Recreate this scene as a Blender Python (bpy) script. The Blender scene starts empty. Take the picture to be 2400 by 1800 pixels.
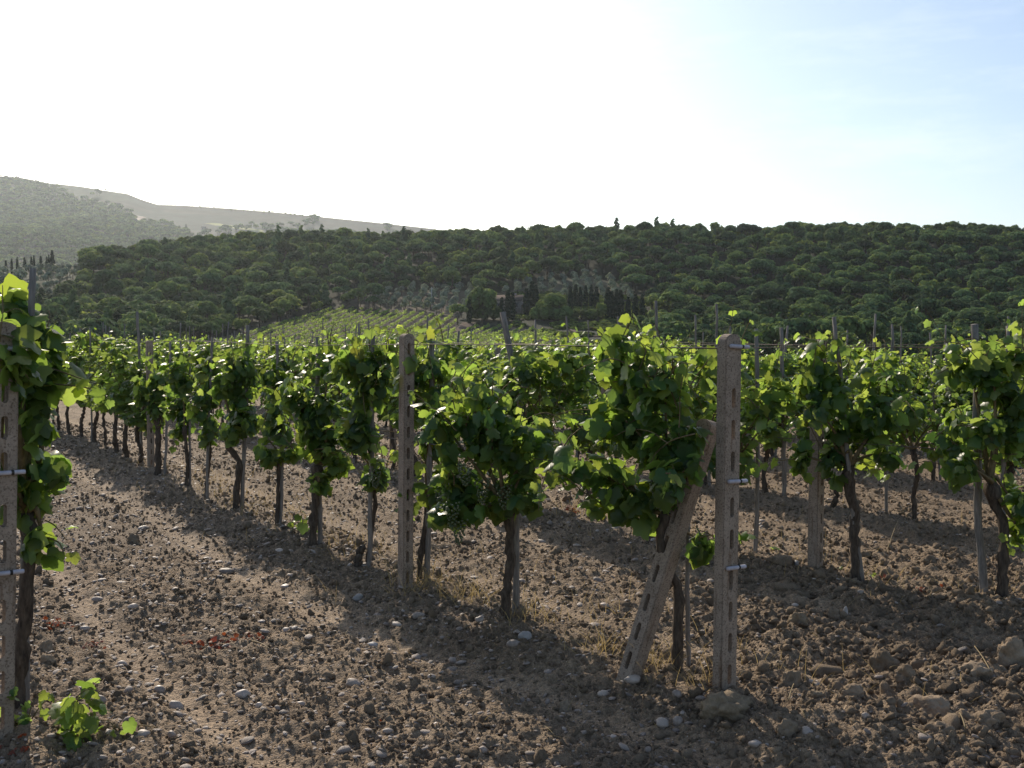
import bpy, bmesh, math, random
import numpy as np
from mathutils import Vector, Matrix, Euler

sc = bpy.context.scene
COL = sc.collection
R = math.radians

# ------------------------------------------------------------------ camera, sky, sun
FPX = 2573.0                      # focal length in pixels of the 2400 x 1800 photograph
CAMZ = 1.9
PITCH = math.atan(110.0 / FPX)
cam_d = bpy.data.cameras.new('camera')
cam = bpy.data.objects.new('camera', cam_d)
COL.objects.link(cam)
cam.location = (0, 0, CAMZ)
cam.rotation_euler = (math.pi / 2 - PITCH, 0, 0)
cam_d.sensor_width = 36.0
cam_d.lens = 36.0 * FPX / 2400.0
cam_d.clip_start = 0.05
cam_d.clip_end = 12000
sc.camera = cam

SUN_AZ = R(-22.0)                 # left of the viewing direction
SUN_EL = R(31.0)
SDIR = Vector((math.sin(SUN_AZ) * math.cos(SUN_EL), math.cos(SUN_AZ) * math.cos(SUN_EL), math.sin(SUN_EL)))

world = bpy.data.worlds.new("World")
sc.world = world
world.use_nodes = True
wn = world.node_tree.nodes
wl = world.node_tree.links
sky = wn.new('ShaderNodeTexSky')
sky.sky_type = 'NISHITA'
sky.sun_disc = False
sky.sun_elevation = SUN_EL
sky.sun_rotation = SUN_AZ
sky.altitude = 200
sky.air_density = 1.0
sky.dust_density = 1.4
sky.ozone_density = 1.6
bg = wn['Background']
bg.inputs['Strength'].default_value = 0.15
# a few thin, barely visible streaks of cloud low over the horizon
w_tc = wn.new('ShaderNodeTexCoord'); w_mp = wn.new('ShaderNodeMapping'); w_mp.inputs['Scale'].default_value = (2.2, 2.2, 11.0)
w_nz = wn.new('ShaderNodeTexNoise'); w_nz.inputs['Scale'].default_value = 2.6; w_nz.inputs['Detail'].default_value = 9; w_nz.inputs['Roughness'].default_value = 0.62
w_cr = wn.new('ShaderNodeValToRGB'); w_cr.color_ramp.elements[0].position = 0.47; w_cr.color_ramp.elements[1].position = 0.72
w_cr.color_ramp.elements[1].color = (0.22, 0.22, 0.22, 1)
w_mx = wn.new('ShaderNodeMix'); w_mx.data_type = 'RGBA'; w_mx.inputs[7].default_value = (8.5, 8.7, 9.0, 1)
wl.new(w_tc.outputs['Generated'], w_mp.inputs['Vector']); wl.new(w_mp.outputs['Vector'], w_nz.inputs['Vector'])
wl.new(w_nz.outputs['Fac'], w_cr.inputs['Fac']); wl.new(w_cr.outputs['Color'], w_mx.inputs[0])
wl.new(sky.outputs['Color'], w_mx.inputs[6])
wl.new(w_mx.outputs[2], bg.inputs['Color'])

sun_d = bpy.data.lights.new('sun', 'SUN')
sun_d.energy = 5.0
sun_d.angle = R(0.5)
sun_d.color = (1.0, 0.88, 0.72)
sun = bpy.data.objects.new('sun', sun_d)
COL.objects.link(sun)
sun.rotation_euler = (-SDIR).to_track_quat('-Z', 'Y').to_euler()

vs = sc.view_settings
vs.view_transform = 'Standard'
vs.look = 'None'
vs.exposure = 0.0
vs.gamma = 1.0
vs.use_curve_mapping = False
sc.cycles.max_bounces = 6
sc.cycles.diffuse_bounces = 3
sc.cycles.glossy_bounces = 2
sc.cycles.transmission_bounces = 4
sc.cycles.transparent_max_bounces = 4
sc.cycles.volume_bounces = 0
sc.cycles.sample_clamp_indirect = 4.0

# ------------------------------------------------------------------ helpers
def ray(px, py):
    a, b = (px - 1200.0) / FPX, (900.0 - py) / FPX
    cp, sp = math.cos(PITCH), math.sin(PITCH)
    return np.array([a, cp + b * sp, -sp + b * cp])

def at(px, py, z=0.0):            # where the sight line of a photo pixel meets the ground
    d = ray(px, py)
    s = (z - CAMZ) / d[2]
    return np.array([0, 0, CAMZ]) + s * d

def W(px, py, Y):                 # the point of that sight line Y metres ahead
    d = ray(px, py)
    return np.array([0, 0, CAMZ]) + d * (Y / d[1])

def proj(P):
    P = np.atleast_2d(P)
    cp, sp = math.cos(PITCH), math.sin(PITCH)
    z = P[:, 2] - CAMZ
    dep = P[:, 1] * cp - z * sp
    up = P[:, 1] * sp + z * cp
    return 1200 + FPX * P[:, 0] / dep, 900 - FPX * up / dep

def hash2(ix, iy, seed):
    h = (ix.astype(np.int64) * 374761393 + iy.astype(np.int64) * 668265263 + seed * 974711) & 0x7fffffff
    h = ((h ^ (h >> 13)) * 1274126177) & 0x7fffffff
    h = h ^ (h >> 16)
    return (h & 0xffff) / 65535.0

def vnoise(x, y, seed=0):
    x = np.asarray(x, float); y = np.asarray(y, float)
    ix, iy = np.floor(x), np.floor(y)
    fx, fy = x - ix, y - iy
    fx = fx * fx * (3 - 2 * fx); fy = fy * fy * (3 - 2 * fy)
    a = hash2(ix, iy, seed); b = hash2(ix + 1, iy, seed)
    c = hash2(ix, iy + 1, seed); d = hash2(ix + 1, iy + 1, seed)
    return (a + (b - a) * fx) * (1 - fy) + (c + (d - c) * fx) * fy

def fbm(x, y, seed=0, oct=4):
    s = 0; a = 0.5
    for o in range(oct):
        s = s + a * (vnoise(x * 2 ** o + 17.3 * o, y * 2 ** o - 9.1 * o, seed + o) - 0.5)
        a *= 0.55
    return s

def smooth(e0, e1, x):
    t = np.clip((np.asarray(x, float) - e0) / (e1 - e0), 0, 1)
    return t * t * (3 - 2 * t)

def make_mesh(name, V, FS, tint=None, shade=False, mat_idx=None):
    V = np.asarray(V, np.float32)
    FS = [np.asarray(f, np.int32) for f in FS if len(f)]
    me = bpy.data.meshes.new(name)
    me.vertices.add(len(V))
    me.vertices.foreach_set('co', V.ravel())
    nl = sum(f.size for f in FS); nf = sum(len(f) for f in FS)
    me.loops.add(nl)
    me.loops.foreach_set('vertex_index', np.concatenate([f.ravel() for f in FS]))
    me.polygons.add(nf)
    tot = np.concatenate([np.full(len(f), f.shape[1], np.int32) for f in FS])
    st = np.concatenate([[0], np.cumsum(tot)[:-1]]).astype(np.int32)
    me.polygons.foreach_set('loop_start', st)
    if mat_idx is not None:
        me.polygons.foreach_set('material_index', np.asarray(mat_idx, np.int32))
    if tint is not None:
        at_ = me.attributes.new('tint', 'FLOAT_COLOR', 'POINT')
        t4 = np.ones((len(V), 4), np.float32)
        t4[:, :3] = tint
        at_.data.foreach_set('color', t4.ravel())
    me.update(calc_edges=True)
    me.validate()
    if shade:
        me.shade_smooth()
    return me

def obj(name, me, mat, parent=None, loc=None, rot=None):
    o = bpy.data.objects.new(name, me)
    COL.objects.link(o)
    if me is not None and mat is not None and len(me.materials) == 0:
        for m in (mat if isinstance(mat, (list, tuple)) else [mat]):
            me.materials.append(m)
    if loc is not None: o.location = loc
    if rot is not None: o.rotation_euler = rot
    if parent is not None: o.parent = parent
    return o

def tag(o, label=None, cat=None, group=None, kind=None):
    if label: o['label'] = label
    if cat: o['category'] = cat
    if group: o['group'] = group
    if kind: o['kind'] = kind
    return o

def empty(name, loc, rz=0.0):
    e = bpy.data.objects.new(name, None)
    COL.objects.link(e)
    e.location = loc; e.rotation_euler = (0, 0, rz)
    e.empty_display_size = 0.1
    return e

def copy_tree(o, parent=None):
    c = o.copy(); COL.objects.link(c)
    if parent is not None: c.parent = parent
    for ch in list(o.children): copy_tree(ch, c)
    return c

class MB:
    """collects pieces of ONE mesh"""
    def __init__(s): s.V = []; s.F = []; s.n = 0; s.T = []; s.M = []
    def add(s, V, F, tint=(1, 1, 1), m=0):
        V = np.asarray(V, float); F = np.asarray(F, int)
        s.V.append(V); s.F.append(F + s.n); s.n += len(V)
        s.T.append(np.broadcast_to(np.asarray(tint, float), (len(V), 3)))
        s.M.append(np.full(len(F), m))
    def mesh(s, name, shade=False):
        g = {}
        gm = {}
        for f, m in zip(s.F, s.M):
            g.setdefault(f.shape[1], []).append(f); gm.setdefault(f.shape[1], []).append(m)
        ks = list(g)
        FS = [np.concatenate(g[k]) for k in ks]
        M = np.concatenate([np.concatenate(gm[k]) for k in ks])
        return make_mesh(name, np.concatenate(s.V), FS, np.concatenate(s.T), shade, M)

def tube(path, rad, k=8, rng=None, jit=0.0, cap=True):
    P = np.asarray(path, float); n = len(P)
    rad = np.broadcast_to(np.asarray(rad, float), (n,))
    d = np.gradient(P, axis=0)
    d /= np.linalg.norm(d, axis=1, keepdims=True) + 1e-9
    ref = np.array([1.0, 0.13, 0.0]) if abs(d[:, 0]).max() < 0.9 else np.array([0.0, 0.2, 1.0])
    a = np.cross(d, ref); a /= np.linalg.norm(a, axis=1, keepdims=True) + 1e-9
    b = np.cross(d, a)
    th = np.arange(k) * 2 * math.pi / k
    rr = rad[:, None] * np.ones((n, k))
    if rng is not None and jit > 0:
        rib = 1 + jit * rng.uniform(-1, 1, (1, k)) + 0.6 * jit * rng.uniform(-1, 1, (n, k))
        rr = rr * rib
    V = P[:, None, :] + rr[:, :, None] * (np.cos(th)[None, :, None] * a[:, None, :] + np.sin(th)[None, :, None] * b[:, None, :])
    V = V.reshape(-1, 3)
    i = np.arange(n - 1)[:, None] * k; j = np.arange(k)[None, :]; j2 = (j + 1) % k
    F = np.stack([i + j, i + j2, i + k + j2, i + k + j], -1).reshape(-1, 4)
    if cap:
        V = np.vstack([V, P[0], P[-1]])
        c0, c1 = n * k, n * k + 1
        jj = np.arange(k); jj2 = (jj + 1) % k
        F = np.vstack([F, np.stack([jj2, jj, np.full(k, c0), np.full(k, c0)], -1), np.stack([(n - 1) * k + jj, (n - 1) * k + jj2, np.full(k, c1), np.full(k, c1)], -1)])
    return V, F

def add_tube(mb, path, rad, k=8, rng=None, jit=0.0, tint=(1, 1, 1), m=0):
    V, F = tube(path, rad, k, rng, jit)
    q = F[F[:, 2] != F[:, 3]]; t = F[F[:, 2] == F[:, 3]][:, :3]
    base = mb.n
    mb.add(V, q, tint, m)
    mb.F.append(t + base); mb.M.append(np.full(len(t), m))

def spline(pts, n):
    P = np.asarray(pts, float)
    t = np.concatenate([[0], np.cumsum(np.linalg.norm(np.diff(P, axis=0), axis=1))])
    u = np.linspace(0, t[-1], n)
    Q = np.stack([np.interp(u, t, P[:, c]) for c in range(3)], 1)
    for _ in range(2):
        Q[1:-1] = 0.25 * Q[:-2] + 0.5 * Q[1:-1] + 0.25 * Q[2:]
    return Q

def box(x0, x1, y0, y1, z0, z1):
    V = np.array([[x0, y0, z0], [x1, y0, z0], [x1, y1, z0], [x0, y1, z0], [x0, y0, z1], [x1, y0, z1], [x1, y1, z1], [x0, y1, z1]], float)
    F = np.array([[0, 3, 2, 1], [4, 5, 6, 7], [0, 1, 5, 4], [1, 2, 6, 5], [2, 3, 7, 6], [3, 0, 4, 7]])
    return V, F

def in_poly(x, y, poly):
    x = np.asarray(x); y = np.asarray(y)
    c = np.zeros(x.shape, bool)
    n = len(poly)
    for i in range(n):
        x0, y0 = poly[i]; x1, y1 = poly[(i + 1) % n]
        if y0 == y1: continue
        cond = ((y0 > y) != (y1 > y)) & (x < (x1 - x0) * (y - y0) / (y1 - y0) + x0)
        c ^= cond
    return c

# ------------------------------------------------------------------ materials
def new_mat(name):
    m = bpy.data.materials.new(name)
    m.use_nodes = True
    nt = m.node_tree
    return m, nt.nodes, nt.links, nt.nodes['Principled BSDF']

def noise_col(N, L, scale, c0, c1, detail=6, coord='Object', vec_scale=None, p0=0.35, p1=0.65, rough=0.6):
    tc = N.new('ShaderNodeTexCoord')
    src = tc.outputs[coord]
    if vec_scale:
        mp = N.new('ShaderNodeMapping'); mp.inputs['Scale'].default_value = vec_scale
        L.new(src, mp.inputs['Vector']); src = mp.outputs['Vector']
    nz = N.new('ShaderNodeTexNoise'); nz.inputs['Scale'].default_value = scale
    nz.inputs['Detail'].default_value = detail; nz.inputs['Roughness'].default_value = rough
    L.new(src, nz.inputs['Vector'])
    cr = N.new('ShaderNodeValToRGB')
    cr.color_ramp.elements[0].position = p0; cr.color_ramp.elements[1].position = p1
    cr.color_ramp.elements[0].color = (*c0, 1); cr.color_ramp.elements[1].color = (*c1, 1)
    L.new(nz.outputs['Fac'], cr.inputs['Fac'])
    return cr.outputs['Color'], nz, src

def mul(N, L, a, b, fac=1.0, mode='MULTIPLY'):
    mx = N.new('ShaderNodeMix'); mx.data_type = 'RGBA'; mx.blend_type = mode
    mx.inputs[0].default_value = fac
    L.new(a, mx.inputs[6])
    if isinstance(b, tuple): mx.inputs[7].default_value = (*b, 1)
    else: L.new(b, mx.inputs[7])
    return mx.outputs[2]

def bump(N, L, B, h, strength, dist):
    bp = N.new('ShaderNodeBump'); bp.inputs['Strength'].default_value = strength; bp.inputs['Distance'].default_value = dist
    L.new(h, bp.inputs['Height']); L.new(bp.outputs['Normal'], B.inputs['Normal'])

def leaf_mat(name, base, trans, mix, rough=0.4, spec=0.5, vary=0.0):
    m, N, L, B = new_mat(name)
    a = N.new('ShaderNodeAttribute'); a.attribute_name = 'tint'
    if vary:                                               # every plant its own tone
        oi = N.new('ShaderNodeObjectInfo'); cr = N.new('ShaderNodeValToRGB')
        cr.color_ramp.elements[0].color = (1 - vary, 1 - vary, 1 - vary * .8, 1)
        cr.color_ramp.elements[1].color = (1 + vary * 1.1, 1 + vary * .85, 1 + vary * .2, 1)
        e = cr.color_ramp.elements.new(0.5); e.color = (0.9, 1.0, 1.05, 1)
        L.new(oi.outputs['Random'], cr.inputs['Fac'])
        va = mul(N, L, a.outputs['Color'], cr.outputs['Color'])
    else: va = a.outputs['Color']
    c = N.new('ShaderNodeRGB'); c.outputs[0].default_value = (*base, 1)
    t = N.new('ShaderNodeRGB'); t.outputs[0].default_value = (*trans, 1)
    L.new(mul(N, L, c.outputs[0], va), B.inputs['Base Color'])
    B.inputs['Roughness'].default_value = rough
    B.inputs['Specular IOR Level'].default_value = spec
    tr = N.new('ShaderNodeBsdfTranslucent')
    L.new(mul(N, L, t.outputs[0], va), tr.inputs['Color'])
    mx = N.new('ShaderNodeMixShader'); mx.inputs[0].default_value = mix
    L.new(B.outputs[0], mx.inputs[1]); L.new(tr.outputs[0], mx.inputs[2])
    L.new(mx.outputs[0], N['Material Output'].inputs['Surface'])
    return m

M = {}
M['leaf'] = leaf_mat('vine_leaf', (0.042, 0.085, 0.030), (0.33, 0.45, 0.080), 0.50, 0.40, 0.38)
M['red_leaf'] = leaf_mat('red_leaf', (0.14, 0.045, 0.026), (0.30, 0.075, 0.035), 0.28, 0.6, 0.3)
M['wood_leaf'] = leaf_mat('woodland_leaf', (0.078, 0.120, 0.056), (0.23, 0.30, 0.10), 0.26, 0.8, 0.03, 0.5)
M['cypress_leaf'] = leaf_mat('cypress_leaf', (0.020, 0.038, 0.022), (0.04, 0.065, 0.03), 0.15, 0.8, 0.03)
M['olive_leaf'] = leaf_mat('olive_leaf', (0.205, 0.225, 0.165), (0.20, 0.24, 0.11), 0.2, 0.7, 0.08, 0.2)
M['row_leaf'] = leaf_mat('far_vine_leaf', (0.115, 0.190, 0.055), (0.42, 0.54, 0.11), 0.45, 0.7, 0.08)
M['straw'] = leaf_mat('straw', (0.36, 0.27, 0.14), (0.45, 0.33, 0.15), 0.35, 0.6, 0.3)

def bark_mat(name, c0, c1, vs=(1, 1, 0.25), bscale=40):
    m, N, L, B = new_mat(name)
    col, nz, src = noise_col(N, L, bscale, c0, c1, 8, vec_scale=vs, rough=0.7)
    L.new(col, B.inputs['Base Color']); B.inputs['Roughness'].default_value = 0.92
    B.inputs['Specular IOR Level'].default_value = 0.2
    bump(N, L, B, nz.outputs['Fac'], 0.9, 0.012)
    return m
M['bark'] = bark_mat('vine_bark', (0.035, 0.026, 0.020), (0.13, 0.10, 0.075))
M['stake'] = bark_mat('weathered_stake', (0.13, 0.115, 0.10), (0.30, 0.265, 0.235), (1, 1, 0.12), 60)
M['tree_bark'] = bark_mat('tree_bark', (0.05, 0.04, 0.03), (0.12, 0.09, 0.07), (1, 1, 0.3), 3)
M['cane'] = bark_mat('cane_bark', (0.10, 0.075, 0.04), (0.22, 0.17, 0.09), (1, 1, 0.3), 50)

def soil_mat():
    m, N, L, B = new_mat('stony_soil')
    col, nz, src = noise_col(N, L, 1.3, (0.190, 0.140, 0.094), (0.318, 0.245, 0.173), 10, p0=0.32, p1=0.68, rough=0.7)
    c2, n2, s2 = noise_col(N, L, 38.0, (0.55, 0.53, 0.50), (1.25, 1.22, 1.18), 6, rough=0.75)
    c = mul(N, L, col, c2)
    # pale chips
    tc = N.new('ShaderNodeTexCoord')
    vo = N.new('ShaderNodeTexVoronoi'); vo.inputs['Scale'].default_value = 55
    L.new(tc.outputs['Object'], vo.inputs['Vector'])
    cr = N.new('ShaderNodeValToRGB')
    cr.color_ramp.elements[0].position = 0.10; cr.color_ramp.elements[1].position = 0.2
    cr.color_ramp.elements[0].color = (1, 1, 1, 1); cr.color_ramp.elements[1].color = (0, 0, 0, 1)
    L.new(vo.outputs['Distance'], cr.inputs['Fac'])
    sp = N.new('ShaderNodeSeparateColor'); L.new(vo.outputs['Color'], sp.inputs['Color'])
    gt = N.new('ShaderNodeMath'); gt.operation = 'GREATER_THAN'; gt.inputs[1].default_value = 0.72
    L.new(sp.outputs[0], gt.inputs[0])
    ml = N.new('ShaderNodeMath'); ml.operation = 'MULTIPLY'
    L.new(gt.outputs[0], ml.inputs[0]); L.new(cr.outputs['Color'], ml.inputs[1])
    mx = N.new('ShaderNodeMix'); mx.data_type = 'RGBA'
    L.new(ml.outputs[0], mx.inputs[0]); L.new(c, mx.inputs[6]); mx.inputs[7].default_value = (0.40, 0.36, 0.32, 1)
    # smoother pale dust in the wheel tracks (vertex attribute)
    a = N.new('ShaderNodeAttribute'); a.attribute_name = 'tint'
    L.new(mul(N, L, mx.outputs[2], a.outputs['Color']), B.inputs['Base Color'])
    B.inputs['Roughness'].default_value = 0.85
    B.inputs['Specular IOR Level'].default_value = 0.25
    n3 = N.new('ShaderNodeTexNoise'); n3.inputs['Scale'].default_value = 70; n3.inputs['Detail'].default_value = 5
    L.new(tc.outputs['Object'], n3.inputs['Vector'])
    bump(N, L, B, n3.outputs['Fac'], 1.0, 0.03)
    return m
M['soil'] = soil_mat()

def lump_mat(name, c0, c1, scale, rough, bd=0.01, spec=0.3):
    m, N, L, B = new_mat(name)
    col, nz, src = noise_col(N, L, scale, c0, c1, 6, rough=0.7)
    oi = N.new('ShaderNodeObjectInfo')
    mr = N.new('ShaderNodeMapRange'); mr.inputs['To Min'].default_value = 0.7; mr.inputs['To Max'].default_value = 1.25
    L.new(oi.outputs['Random'], mr.inputs['Value'])
    cb = N.new('ShaderNodeCombineColor')
    for i in range(3): L.new(mr.outputs[0], cb.inputs[i])
    L.new(mul(N, L, col, cb.outputs[0]), B.inputs['Base Color'])
    B.inputs['Roughness'].default_value = rough; B.inputs['Specular IOR Level'].default_value = spec
    bump(N, L, B, nz.outputs['Fac'], 0.7, bd)
    return m
M['clod'] = lump_mat('earth_clod', (0.190, 0.140, 0.094), (0.325, 0.249, 0.175), 14, 0.9, 0.03, 0.1)
M['clod_tan'] = lump_mat('tan_clod', (0.24, 0.175, 0.11), (0.36, 0.275, 0.18), 22, 0.9, 0.02)
M['pebble'] = lump_mat('pebble', (0.20, 0.155, 0.125), (0.34, 0.275, 0.23), 30, 0.6, 0.004, 0.45)
M['stone'] = lump_mat('pale_stone', (0.28, 0.225, 0.185), (0.43, 0.355, 0.30), 18, 0.5, 0.004, 0.45)
M['stone_blue'] = lump_mat('blue_grey_stone', (0.28, 0.255, 0.24), (0.39, 0.36, 0.34), 18, 0.5, 0.004, 0.45)

def concrete():
    m, N, L, B = new_mat('post_concrete')
    col, nz, src = noise_col(N, L, 9, (0.205, 0.162, 0.126), (0.308, 0.250, 0.200), 8, rough=0.7)
    sp, n2, s2 = noise_col(N, L, 110, (0.45, 0.40, 0.36), (1.14, 1.12, 1.1), 4, p0=0.32, p1=0.50)
    st, n3, s3 = noise_col(N, L, 22, (0.45, 0.34, 0.25), (1, 1, 1), 5, vec_scale=(1, 1, 0.09), p0=0.30, p1=0.42)
    c = mul(N, L, mul(N, L, col, sp), st)
    L.new(c, B.inputs['Base Color']); B.inputs['Roughness'].default_value = 0.9
    B.inputs['Specular IOR Level'].default_value = 0.2
    bump(N, L, B, n2.outputs['Fac'], 0.6, 0.004)
    return m
M['concrete'] = concrete()

def plain(name, c, rough=0.5, metal=0.0, spec=0.5):
    m, N, L, B = new_mat(name)
    col, nz, src = noise_col(N, L, 25, tuple(x * 0.8 for x in c), tuple(min(1, x * 1.12) for x in c), 4)
    L.new(col, B.inputs['Base Color'])
    B.inputs['Roughness'].default_value = rough; B.inputs['Metallic'].default_value = metal
    B.inputs['Specular IOR Level'].default_value = spec
    return m
M['sleeve'] = plain('white_sleeve', (0.40, 0.38, 0.42), 0.55)
M['tie'] = plain('black_tie', (0.012, 0.012, 0.013), 0.6)
M['wire'] = plain('rusty_wire', (0.13, 0.10, 0.085), 0.6, 0.5)
M['grape'] = plain('green_grape', (0.085, 0.105, 0.045), 0.35)
M['house_wall'] = lump_mat('stone_wall', (0.24, 0.21, 0.19), (0.36, 0.32, 0.29), 1.5, 0.95, 0.05, 0.05)
M['roof'] = lump_mat('roof_tiles', (0.065, 0.052, 0.046), (0.10, 0.082, 0.07), 2.0, 0.95, 0.05, 0.03)
M['dark_glass'] = plain('window_glass', (0.03, 0.035, 0.04), 0.15)
M['track'] = lump_mat('track_earth', (0.13, 0.098, 0.080), (0.19, 0.145, 0.12), 0.5, 0.95, 0.05, 0.03)
M['pylon'] = plain('grey_pole', (0.35, 0.35, 0.35), 0.7)

def terrain_mat(name, n_amt=(0.6, 1.3), scale=0.12):
    m, N, L, B = new_mat(name)
    a = N.new('ShaderNodeAttribute'); a.attribute_name = 'tint'
    n, nz, s = noise_col(N, L, scale, (n_amt[0],) * 3, (n_amt[1],) * 3, 10, rough=0.7)
    L.new(mul(N, L, a.outputs['Color'], n), B.inputs['Base Color'])
    B.inputs['Roughness'].default_value = 0.95; B.inputs['Specular IOR Level'].default_value = 0.1
    bump(N, L, B, nz.outputs['Fac'], 0.6, 1.5)
    return m
M['hill'] = terrain_mat('hillside_ground')
M['far'] = terrain_mat('far_hill_ground', (0.6, 1.35), 0.02)

# ------------------------------------------------------------------ vineyard plan
ROW_Y = np.array([2.0, 4.0, 5.68, 5.9, 6.96, 7.95, 9.45, 11.5, 13.2, 14.5, 17.6, 60.0])
ROW_X = np.array([4.4, 2.6, 1.09, 0.895, -0.05, -0.77, -1.72, -2.88, -3.91, -4.68, -6.5, -32.0])
STEP = np.array([2.18, 1.78])          # from one row to the next

def row_x(k, Y):
    return np.interp(np.asarray(Y) - STEP[1] * (k - 1), ROW_Y, ROW_X) + STEP[0] * (k - 1)

def row_dir(k, Y):
    dx = float(row_x(k, Y + 0.4) - row_x(k, Y - 0.4))
    return math.atan2(0.8, dx)          # heading of the row, from +X

def row_dist(X, Y):                      # signed perpendicular distance to the nearest row
    best = np.full(np.shape(X), 9.0)
    for k in range(-1, 11):
        s = (X - row_x(k, Y)) * 0.80
        best = np.where(np.abs(s) < np.abs(best), s, best)
    return best

def macro(X, Y):                         # the terrace falls away behind the last rows
    z = -11.0 * smooth(44, 135, np.hypot(X * 0.5, Y))
    return z

def ground_z(X, Y, fine=True):
    X = np.asarray(X, float); Y = np.asarray(Y, float)
    s = row_dist(X, Y)
    z = macro(X, Y) + 0.085 * np.exp(-(s / 0.42) ** 2)
    trk = np.exp(-((np.abs(s) - 0.70) / 0.12) ** 2)          # wheel tracks along both sides of each row
    z = z - 0.035 * trk
    rough = (1 - 0.8 * trk)
    right = smooth(0.9, 2.2, X + 0.15 * (Y - 5.5)) * (1 - smooth(8, 11, Y))
    z = z + rough * (0.10 + 0.10 * right) * fbm(X * 2.2, Y * 2.2, 3, 3)
    if fine:
        r = np.abs(fbm(X * 7.5, Y * 7.5, 11, 3))
        z = z + rough * (0.06 + 0.12 * right) * (0.18 - r) * 1.0
        z = z + rough * 0.070 * fbm(X * 19, Y * 19, 21, 2)
        c = fbm(X * 42, Y * 42, 31, 2)
        z = z + (0.3 + 0.7 * rough) * 0.060 * np.maximum(c, -0.08)
    return z

def gz(x, y): return float(ground_z(np.array([x]), np.array([y]))[0])

def build_ground():
    ax, ay = 0.0, -4.0
    rr = [4.3]
    while rr[-1] < 70: rr.append(rr[-1] * (1.0017 if 6.0 < rr[-1] < 14 else 1.0036))
    rr = np.array(rr); th = np.linspace(R(-46), R(46), 1150)
    RR, TH = np.meshgrid(rr, th, indexing='ij')
    X = ax + RR * np.sin(TH); Y = ay + RR * np.cos(TH)
    Z = ground_z(X, Y)
    s = row_dist(X, Y)
    trk = np.exp(-((np.abs(s) - 0.70) / 0.12) ** 2)
    t = 1.0 + 0.32 * trk + 0.5 * fbm(X * 0.7, Y * 0.7, 41, 3)
    tint = np.stack([t, t * 0.985, t * 0.965], -1).reshape(-1, 3)
    n, m = RR.shape
    i = (np.arange(n - 1)[:, None] * m + np.arange(m - 1)[None, :])
    F = np.stack([i, i + 1, i + m + 1, i + m], -1).reshape(-1, 4)
    F = F[:, ::-1]
    me = make_mesh('ground', np.stack([X, Y, Z], -1).reshape(-1, 3), [F], tint, True)
    tag(obj('ground', me, M['soil']), 'bare stony brown vineyard soil', kind='structure')
build_ground()

# ------------------------------------------------------------------ scatter helper for uncountable stuff
def scatter(name, P, rot, scl, idx, protos, label, kind='stuff'):
    coll = bpy.data.collections.new(name + '_pieces')      # holds the pieces; never linked to the scene itself
    for p in protos: coll.objects.link(p)
    me = bpy.data.meshes.new(name)
    me.vertices.add(len(P))
    me.vertices.foreach_set('co', np.asarray(P, np.float32).ravel())
    a = me.attributes.new('rot', 'FLOAT_VECTOR', 'POINT'); a.data.foreach_set('vector', np.asarray(rot, np.float32).ravel())
    a = me.attributes.new('scl', 'FLOAT_VECTOR', 'POINT'); a.data.foreach_set('vector', np.asarray(scl, np.float32).ravel())
    a = me.attributes.new('idx', 'INT', 'POINT'); a.data.foreach_set('value', np.asarray(idx, np.int32))
    o = bpy.data.objects.new(name, me); COL.objects.link(o)
    ng = bpy.data.node_groups.new(name + '_nodes', 'GeometryNodeTree')
    ng.interface.new_socket('Geometry', in_out='INPUT', socket_type='NodeSocketGeometry')
    ng.interface.new_socket('Geometry', in_out='OUTPUT', socket_type='NodeSocketGeometry')
    N, L = ng.nodes, ng.links
    gi = N.new('NodeGroupInput'); go = N.new('NodeGroupOutput')
    ip = N.new('GeometryNodeInstanceOnPoints'); ci = N.new('GeometryNodeCollectionInfo')
    ci.inputs['Collection'].default_value = coll
    ci.inputs['Separate Children'].default_value = True; ci.inputs['Reset Children'].default_value = True
    ip.inputs['Pick Instance'].default_value = True
    def na(nm, ty):
        n = N.new('GeometryNodeInputNamedAttribute'); n.data_type = ty; n.inputs['Name'].default_value = nm
        return n.outputs['Attribute']
    e2r = N.new('FunctionNodeEulerToRotation')
    L.new(na('rot', 'FLOAT_VECTOR'), e2r.inputs[0])
    L.new(gi.outputs[0], ip.inputs['Points']); L.new(ci.outputs[0], ip.inputs['Instance'])
    L.new(na('idx', 'INT'), ip.inputs['Instance Index'])
    L.new(e2r.outputs[0], ip.inputs['Rotation']); L.new(na('scl', 'FLOAT_VECTOR'), ip.inputs['Scale'])
    L.new(ip.outputs[0], go.inputs[0])
    md = o.modifiers.new('scatter', 'NODES'); md.node_group = ng
    return tag(o, label, kind=kind)

def ico(sub):
    bm = bmesh.new(); bmesh.ops.create_icosphere(bm, subdivisions=sub, radius=1.0)
    V = np.array([v.co[:] for v in bm.verts]); F = np.array([[v.index for v in f.verts] for f in bm.faces])
    bm.free(); return V, F
ICO = {s: ico(s) for s in (1, 2, 3, 4)}

def noise3(V, seed, f):
    return (vnoise(V[:, 0] * f + 5, V[:, 1] * f + V[:, 2] * f * 0.7, seed) + vnoise(V[:, 1] * f - 3, V[:, 2] * f + V[:, 0] * 0.6 * f, seed + 1)
            + vnoise(V[:, 2] * f + 9, V[:, 0] * f - V[:, 1] * 0.5 * f, seed + 2)) / 3 - 0.5

def lump(sub, seed, amp=0.5, f=1.6, fine=0.12, flat=1.0):
    V, F = ICO[sub]
    r = 1 + amp * 2 * noise3(V, seed, f) + fine * 2 * noise3(V, seed + 7, f * 4)
    V = V * r[:, None]
    V[:, 2] *= flat
    return V, F

def proto(name, V, F, mat, shade=True):
    me = make_mesh(name, V, [F], np.ones((len(V), 3)), shade)
    me.materials.append(mat)
    return bpy.data.objects.new(name, me)

rng = np.random.default_rng(7)

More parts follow.
